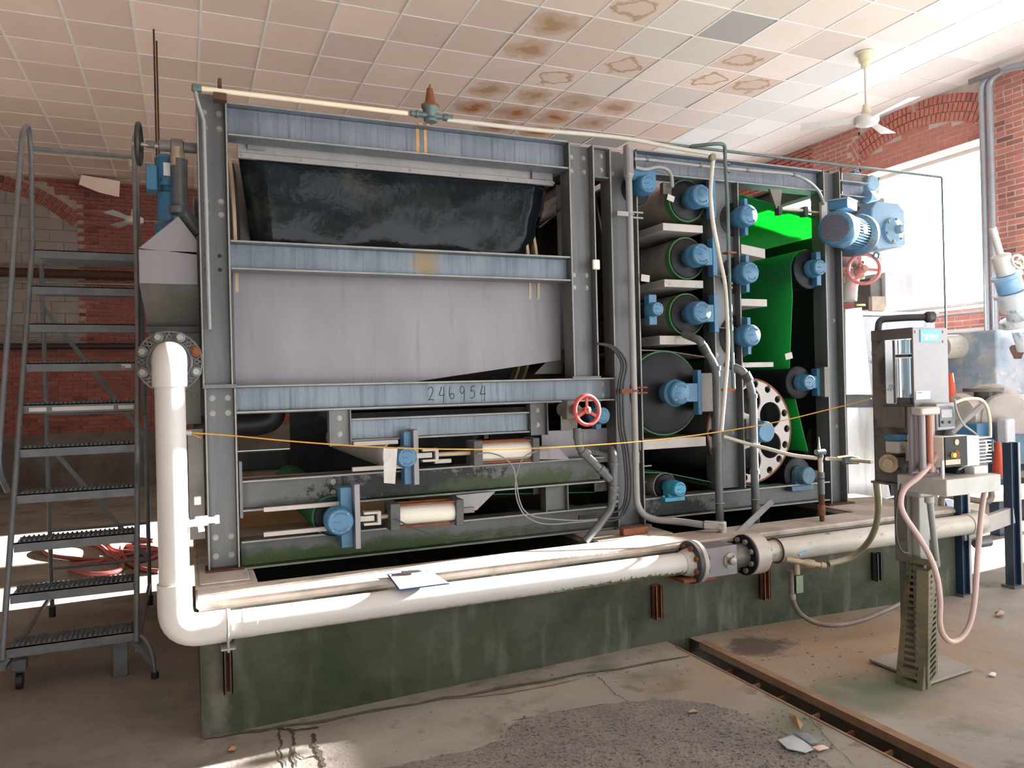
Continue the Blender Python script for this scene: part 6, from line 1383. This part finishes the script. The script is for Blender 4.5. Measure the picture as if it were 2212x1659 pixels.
tag(MB().box((CX_-.08, b.y, a.z-.03), (CX_-.05, a.y, a.z+.03)).build('upper_support_rail', SS), 'slotted metal rail holding the two tall conduits near the ceiling', 'rail')
a = at(2120, 728, X=CX_-.05); b = at(2180, 724, X=CX_-.05)
tag(MB().box((CX_-.08, b.y, a.z-.03), (CX_-.05, a.y, a.z+.03)).build('lower_support_rail', SSD), 'metal rail holding the two tall conduits just above the tank', 'rail')
for k, (y, r_) in enumerate(((662, .022), (682, .018), (718, .030))):
    a = at(2045, y, X=9.05); tag(MB().cyl((9.05, 8.6, a.z), (9.05, 5.0, a.z), r_, n=12).build('wall_pipe', WHITE if k != 1 else CN), ('topmost', 'middle', 'lowest')[k] + ' of three thin pipes along the brick wall below the window sill', 'pipe', 'thin pipes under the window sill')
# pipes and rails along the back wall
for k, (y, r_, M) in enumerate(((592, .07, RUSTD), (612, .015, CONDUIT), (715, .015, CONDUIT), (748, .05, BLK))):
    z = at(180, y, Y=14.6).z; tag(MB().cyl((-6.9, 14.6, z), (2.0, 14.6, z), r_, n=12).build('back_wall_pipe', M), ('fat brown pipe', 'thin grey pipe just under the fat brown pipe', 'thin grey pipe above the black pipe', 'black pipe')[k] + ' along the far left brick wall', 'pipe', 'pipes along the back wall')
q = [at(x, y, Y=14.4) for x, y in [(176,378),(252,390),(250,424),(215,416),(170,398)]]
tag(MB().prism([V(p.x, 14.4, p.z) for p in q], (.05,.02,.0)).build('fallen_ceiling_tile', M_T), 'tan ceiling tile hanging loose at the top of the far left wall', 'ceiling tile')

# ================================================================== EQUIPMENT BEYOND THE RIGHT END
WPAINT = mat('scuffed_blue_white', (.55,.62,.68), (.70,.74,.78), 5, .35, .65, .4, 0, .1, 30, c3=(.12,.28,.45), s3=5, lo3=.58, hi3=.66)
TANKB = mat('peeling_blue_grey', (.38,.42,.48), (.24,.32,.42), 6, .4, .6, .5, 0, .2, 30, c3=(.50,.49,.50), s3=8, lo3=.55, hi3=.64)
DUSTY = mat('dusty_cast_iron', (.34,.30,.28), (.44,.40,.38), 7, .3, .7, .6, 0, .2, 40, c3=(.20,.23,.28), s3=6, lo3=.6, hi3=.7)
LEGB = mat('dark_blue_leg', (.010,.025,.055), (.02,.042,.085), 8, .3, .7, .45)
SSR = mat('bright_stainless', (.55,.55,.56), (.66,.66,.67), 5, .3, .7, .35, .4, 0, 40, (1,1,.3), c3=(.36,.31,.27), s3=4, lo3=.5, hi3=.75, st3=(3,3,.3))
en = thing('discharge_chute', (5.2, 5.0, .62), 'bright stained stainless discharge chute beyond the right column', 'chute')
def quadplate(px, Y, th, name, M, par): return MB().prism([V(at(x, y, Y=Y).x, Y, at(x, y, Y=Y).z) for x, y in px], (0, th, 0)).build(name, M, par, bevel=.003)
quadplate([(1826,668),(1862,664),(1884,852),(1828,853)], 4.75, .02, 'upper_sheet', SSR, en)
quadplate([(1829,878),(1886,874),(1930,1100),(1935,1252),(1840,1262)], 4.80, .02, 'lower_sheet', SSR, en)
quadplate([(1828,853),(1892,853),(1892,880),(1828,880)], 4.78, .05, 'dark_band', DARKM, en)
bx = thing('grey_control_box', (7, 6.2, 1.9), 'pale grey control cabinet standing in the glare under the window', 'cabinet')
a = at(1912, 588, Y=6.5); b = at(1973, 664, Y=6.5); MB().box((a.x, 6.5, b.z), (b.x, 6.8, a.z)).build('cabinet_body', mat('pale_grey_box', (.52,.53,.56), (.58,.59,.62), 6), bx, bevel=.006)
a = at(1880, 600, Y=6.55); b = at(1911, 668, Y=6.55); MB().box((a.x, 6.55, b.z), (b.x, 6.8, a.z)).build('side_box', SSD, bx, bevel=.006)
a = at(1882, 640, Y=6.5); b = at(1911, 672, Y=6.5); MB().box((a.x, 6.49, b.z), (b.x, 6.54, a.z)).build('brown_panel', mat('tan_stain_steel', (.36,.29,.23), (.45,.38,.31), 8), bx)
tkp = thing('blue_white_tank', (6.5, 5.8, 0), 'low scuffed blue and white tank behind the blending unit', 'tank')
a = at(1862, 682, Y=6.3); b = at(2020, 676, Y=6.3); c = at(1990, 800, Y=6.3)
MB().box((a.x, 6.3, .55), (b.x, 7.0, a.z)).build('tank_body', WPAINT, tkp, bevel=.01); MB().box((a.x-.03, 6.27, a.z), (b.x+.03, 7.03, a.z+.05)).build('tank_lid', SSR, tkp, bevel=.004)
for xx in (a.x+.1, b.x-.1):
    for yy in (6.4, 6.9): MB().box((xx-.05, yy-.05, 0), (xx+.05, yy+.05, .55)).build('tank_leg', LEGB, tkp)
# right group: pump, tank, pipes on blue legs
rt = thing('blue_grey_tank', (7.3, 5.0, .6), 'peeling blue-grey tank with a rust patch at the far right edge', 'tank')
a = at(2152, 712, Y=4.9); b = at(2330, 860, Y=4.9)
MB().box((a.x, 4.9, b.z), (b.x, 5.5, a.z)).build('tank_shell', TANKB, rt, bevel=.02, seg=2); q = at(2200, 760, Y=4.89)
m = MB(); m.prism([V(q.x + .10*math.cos(t)*(1+.3*math.sin(3*t)), 4.897, q.z + .09*math.sin(t)*(1+.25*math.cos(2*t))) for t in [2*PI*k/16 for k in range(16)]], (0,.002,0)); m.build('rust_patch', RUSTD, rt)
for xx in (a.x+.1, b.x-.1):
    for yy in (5.0, 5.4): MB().box((xx-.05, yy-.05, 0), (xx+.05, yy+.05, b.z)).build('tank_leg', LEGB, rt)
av = thing('pale_blue_actuator', (7.0, 4.8, 2.0), 'pale blue stacked valve actuator with white handwheel leaning above the tank', 'actuator')
A0_ = at(2205, 700, Y=4.7); A1_ = at(2165, 565, Y=4.7); d_ = (A1_ - A0_).normalized(); L_a = (A1_-A0_).length
MB().lathe(A0_, d_, [(0,.16),(L_a*.10,.16),(L_a*.11,.10),(L_a*.22,.10),(L_a*.24,.13),(L_a*.46,.13),(L_a*.47,.15),(L_a*.52,.15)], 28).build('actuator_base', WPAINT, av)
MB().lathe(A0_ + d_*L_a*.53, d_, [(0,.11),(L_a*.20,.11),(L_a*.22,.13),(L_a*.26,.13)], 28).build('blue_drum', mat('mid_blue_paint', (.20,.42,.68), (.45,.62,.78), 5), av); MB().lathe(A0_ + d_*L_a*.80, d_, [(0,.08),(.18,.08),(.20,.03),(.45,.03)], 20).build('actuator_top', WHITE, av)
wheel(at(2200, 565, Y=4.55), (-.3,-1,.3), .075, WHITE, 3, av, rr=.012)
MB().tube([A0_-d_*.05, A0_-d_*.25], .09, 16).build('valve_neck', WPAINT, av)
pg = thing('cast_iron_pump', (6.8, 4.3, 1.0), 'dusty cast iron sludge pump on blue legs at the right edge', 'pump')
a = at(2075, 868, Y=4.3); b = at(2150, 940, Y=4.3)
ctr = at(2140, 905, Y=4.3)
MB().lathe(at(2062, 900, Y=4.35), (1,.12,0), [(0,.17),(.06,.19),(.10,.19),(.12,.16),(.42,.16),(.45,.24),(.50,.26),(.58,.26),(.62,.22),(.75,.17),(1.1,.15)], 28).build('pump_casing', DUSTY, pg)
MB().lathe(at(2124, 838, Y=4.3), (0,0,-1), [(0,.15),(.03,.15),(.032,.07),(.16,.06)], 28).build('inlet_flange', SSD, pg)
MB().lathe(at(2172, 905, Y=4.10), (-.5,-1,.0), [(-.05,.20),(0,.21),(.03,.20),(.05,.12)], 28).build('end_blank', DUSTY, pg)
a = at(2110, 915, Y=4.1); b = at(2150, 950, Y=4.1); MB().box((a.x, 4.1, b.z), (b.x, 4.3, a.z)).build('blue_guard', BLUE, pg, bevel=.005)
a = at(2186, 940, Y=4.0); b = at(2240, 1000, Y=4.0); MB().box((a.x, 4.0, b.z), (b.x, 4.3, a.z)).build('blue_guard', BLUED, pg, bevel=.005)
a = at(2168, 905, Y=4.0); b = at(2190, 970, Y=4.0); MB().box((a.x, 3.98, b.z), (b.x, 4.06, a.z)).build('cast_bracket', mat('pale_casting', (.44,.46,.52), (.52,.53,.58), 8), pg, bevel=.01)
fr_ = thing('blue_leg_frame', (6.0, 4.0, 0), 'dark blue steel leg frame under the pump at the right edge', 'frame')
def leg(px, py, ptop, wpx, name='leg', pale=True):
    f = at(px, py, Z=0); zt2 = at(px, ptop, Y=f.y).z; w2 = wpx/1650*(RC @ (f-EYE)).z
    o = MB().channel((f.x, f.y, .02), (f.x, f.y, zt2), w2, w2*.8, .008, up=(1,0,0), face=(0,-1,0), ibeam=True).build(name, LEGB, fr_); 
    MB().box((f.x+w2*.5, f.y-w2*.4, .02), (f.x+w2*.5+.02, f.y+w2*.4, zt2)).build('pale_edge', PANW, o)
    MB().box((f.x-w2*.8, f.y-w2*.6, 0), (f.x+w2*.9, f.y+w2*.6, .02)).build('foot_plate', SSD, fr_); return f, zt2
f1, z1_ = leg(2081, 1288, 1058, 22); f2, z2_ = leg(2190, 1268, 955, 24)
f3, z3_ = leg(2052, 1218, 1110, 14)
zz_ = at(2130, 1128, Y=(f1.y+f2.y)/2).z; MB().bar(V(f1.x, f1.y, zz_-.05), V(f2.x, f2.y, zz_+.03), .04, .12).build('cross_beam', PANW, fr_, bevel=.003)
MB().bar(V(f1.x-.6, f1.y+.7, zz_), V(f2.x+.1, f2.y+.8, zz_+.06), .04, .11).build('cross_beam', LEGB, fr_, bevel=.003)
MB().bar(V(f3.x, f3.y, zz_-.02), V(f1.x, f1.y+.02, zz_-.04), .05, .10).build('cross_beam', LEGB, fr_)
MB().cyl(V(f3.x, f3.y, .22), V(f2.x, f2.y+.3, .26), .012, n=8).build('tie_rod', SSD, fr_)
MB().bar(at(2030,1035,Y=3.9), at(2240,1022,Y=4.1), .05, .05).build('top_rail', SSD, fr_)
lp = thing('low_white_pipe', (6.5, 4.6, .9), 'large white pipe passing low behind the blue legs', 'pipe')
p = at(2010, 1078, Y=4.7); q = at(2230, 1060, Y=4.9); MB().tube([p, q], .075, 20).build('pipe_run', PVCD, lp)
p = at(2048, 765, Y=5.3); q = at(2155, 755, Y=5.3)
lp2 = thing('upper_white_pipe', (7.0, 5.3, 1.9), 'thick white pipe with grimy underside at the height of the tank top', 'pipe'); MB().tube([at(2030,750,Y=5.3), at(2160,744,Y=5.3)], .12, 24).build('pipe_run', PVCD, lp2)
wbx = thing('white_tub', (7.0, 5.6, 1.2), 'white plastic tub behind the blending unit below the thick white pipe', 'tub'); a = at(2046, 772, Y=5.6); b = at(2135, 850, Y=5.6); MB().box((a.x, 5.6, b.z), (b.x, 6.2, a.z)).build('tub_body', WHITE, wbx, bevel=.03, seg=3); MB().box((a.x-.02, 5.58, a.z-.04), (b.x+.02, 6.22, a.z+.01)).build('tub_rim', WPAINT, wbx, bevel=.008)
MB().box((a.x+.1, 5.65, 0), (b.x-.1, 6.1, b.z)).build('tub_stand', DUSTY, wbx)
# brown bent pipe and loop near the pump legs
tag(MB().tube(bend([at(2033,1140,Y=4.0), at(2033,1068,Y=4.0), at(2130,1085,Y=3.8), at(2142,1078,Y=3.8), at(2140,1030,Y=3.8)], .05), .022, 12).build('brown_pipe', mat('brown_pipe_paint', (.16,.12,.10), (.24,.20,.17), 10, rough=.5)), 'brown pipe bent in front of the dark blue leg', 'pipe')
for k, (cx_, yt_, yb_, Y_, rr_) in enumerate(((2055, 806, 872, 4.40, .05), (2158, 955, 1026, 4.0, .05))):
    a = at(cx_, yt_, Y=Y_); b = at(cx_, yb_, Y=Y_)
    tag(MB().lathe(b, (0,0,1), [(0,rr_*1.2),(.006,rr_*1.2),(.007,rr_),(a.z-b.z,rr_*.35)], 20).build('orange_cone', mat('orange_red_plastic', (.55,.07,.03), None, rough=.5)), ('orange-red cone tip showing behind the blending cabinet', 'orange-red cone showing right of the metering pump')[k], 'cone')
MB().box((7.0-.5, 4.8, 0), (7.0-.45, 4.85, .5)) if False else None

# ================================================================== LITTER ON THE FLOOR
def flat(px, name, M, lbl, cat, z=.0, th=.004, wob=.01):
    c = sum((at(x, y, Z=.045) for x, y in px), V(0,0,0))/len(px); f = fz(c.x)
    P_ = [at(x, y, Z=f+.006) + V(0,0,random.uniform(0, wob)) for x, y in px]; m = MB(); n = len(P_); cc = sum(P_, V(0,0,0))/n + V(0,0,wob)
    vs = P_ + [cc] + [p + V(0,0,th) for p in P_] + [cc + V(0,0,th)]; fs = []
    for i in range(n): j = (i+1) % n; fs += [(j, i, n), (n+1+i, n+1+j, 2*n+1), (i, j, n+1+j, n+1+i)]
    return tag(m.add(vs, fs).build(name, M), lbl, cat)
flat([(1680,1600),(1712,1592),(1735,1606),(1758,1622),(1740,1630),(1700,1622)], 'rag', mat('grey_blue_rag', (.40,.44,.48), (.50,.54,.57), 20), 'pale blue-grey rag lying on the floor left of the trench', 'rag')
flat([(1715,1588),(1745,1590),(1772,1612),(1750,1612)], 'rag', mat('dark_rag', (.18,.21,.25), (.28,.31,.35), 20), 'darker crumpled rag tucked beside the pale one', 'rag')
flat([(1753,1620),(1780,1612),(1790,1618),(1768,1626)], 'paper_scrap', mat('pinkish_paper', (.55,.36,.30), (.62,.46,.40), 20), 'pinkish torn scrap right of the rags', 'scrap')
flat([(1704,1555),(1712,1552),(1735,1574),(1728,1580)], 'wood_chip', mat('brown_wood', (.28,.17,.08), (.38,.25,.14), 20), 'brown wood chip on the floor just above the rags', 'wood chip', wob=.02)
flat([(2137,1455),(2152,1458),(2150,1463),(2135,1460)], 'white_scrap', WHITE, 'tiny white scrap on the floor right of the slotted covers', 'scrap')
flat([(2148,1326),(2168,1325),(2170,1333),(2152,1334)], 'dead_leaf', mat('dead_leaf_brown', (.30,.16,.09), None), 'curled brown leaf on the floor at the far right', 'leaf', wob=.02)
flat([(1485,1538),(1508,1537),(1506,1542),(1487,1543)], 'dead_leaf', mat('dead_leaf_tan', (.34,.22,.14), None), 'flat tan leaf on the rough patch rim', 'leaf')
flat([(492,1620),(510,1618),(506,1624),(494,1626)], 'dead_leaf', mat('dead_leaf_rust', (.40,.18,.09), None), 'small rusty leaf in the lower left light strip', 'leaf')
GRV = mat('loose_grit', (.12,.11,.10), (.22,.20,.19), 40)
m = MB()
for k in range(420):
    p = at(random.uniform(1080, 1800), random.uniform(1540, 1659), Z=.05); s = random.uniform(.002, .006)
    if p.x > TX0-.04: continue
    m.obox((p.x, p.y, fz(p.x)+.006+s*.3), (s*2, s*1.6, s), Matrix.Rotation(random.uniform(0, 6), 3, 'Z'))
for k in range(160):
    p = at(random.uniform(1000, 1950), random.uniform(1330, 1480), Z=.05)
    if p.y < 3.72 and not TX0-.05 < p.x < TX1+.05: s = random.uniform(.002, .006); m.obox((p.x, p.y, fz(p.x)+s*.3), (s*2, s*1.6, s), Matrix.Rotation(random.uniform(0, 6), 3, 'Z'))
o = m.build('loose_grit', GRV, smooth=False); tag(o, 'loose grit scattered over the worn floor patch', 'grit'); o['kind'] = 'stuff'
# ================================================================== TREES OUTSIDE THE OPEN FRONT (seen mirrored in the black sheet)
LEAF = mat('tree_leaf', (.02,.06,.01), (.06,.12,.03), 2, .3, .7, .6)
BARK = mat('tree_bark', (.08,.06,.05), (.13,.10,.08), 8, rough=.9)
def tree(x, y, h, lbl, seed):
    rnd = random.Random(seed); t = thing('tree', (x, y, -.1), lbl, 'tree')
    MB().tube([(x, y, -.1), (x+.1, y, h*.3), (x-.05, y+.1, h*.6), (x, y, h*.85)], [.22, .18, .12, .04], 10).build('trunk', BARK, t)
    m = MB(); blobs = [(rnd.uniform(-1.7, 1.7), rnd.uniform(-1, 1), h*rnd.uniform(.1, .95)) for _ in range(34)]
    for bx, by, bz in blobs:
        sh = (1.25 - .75*bz/h)
        for _ in range(60):
            c = V(x + bx*sh + rnd.gauss(0, .38), y + by*sh + rnd.gauss(0, .38), bz + rnd.gauss(0, .33)); a = V(rnd.gauss(0,1), rnd.gauss(0,1), rnd.gauss(0,1)).normalized(); b = a.orthogonal().normalized(); s = rnd.uniform(.10, .20)
            m.add([c - a*s, c + b*s*.6, c + a*s, c - b*s*.6], [(0,1,2,3)])
    o = m.build('foliage', LEAF, t, smooth=False); o['kind'] = 'stuff'
for k, (x, y, h, l) in enumerate(((-2.6, -7, 10, 'tall green tree outside, furthest left of the door opening'), (.4, -8, 11.5, 'broad green tree outside, left of the door opening centre'), (3.4, -7, 10.5, 'shorter green tree outside, centre of the door opening'), (6.6, -8.5, 12, 'tallest green tree outside, right of the door opening centre'), (9.8, -7.5, 11, 'green tree outside, furthest right of the door opening'))): tree(x, y, h, l, k+3)
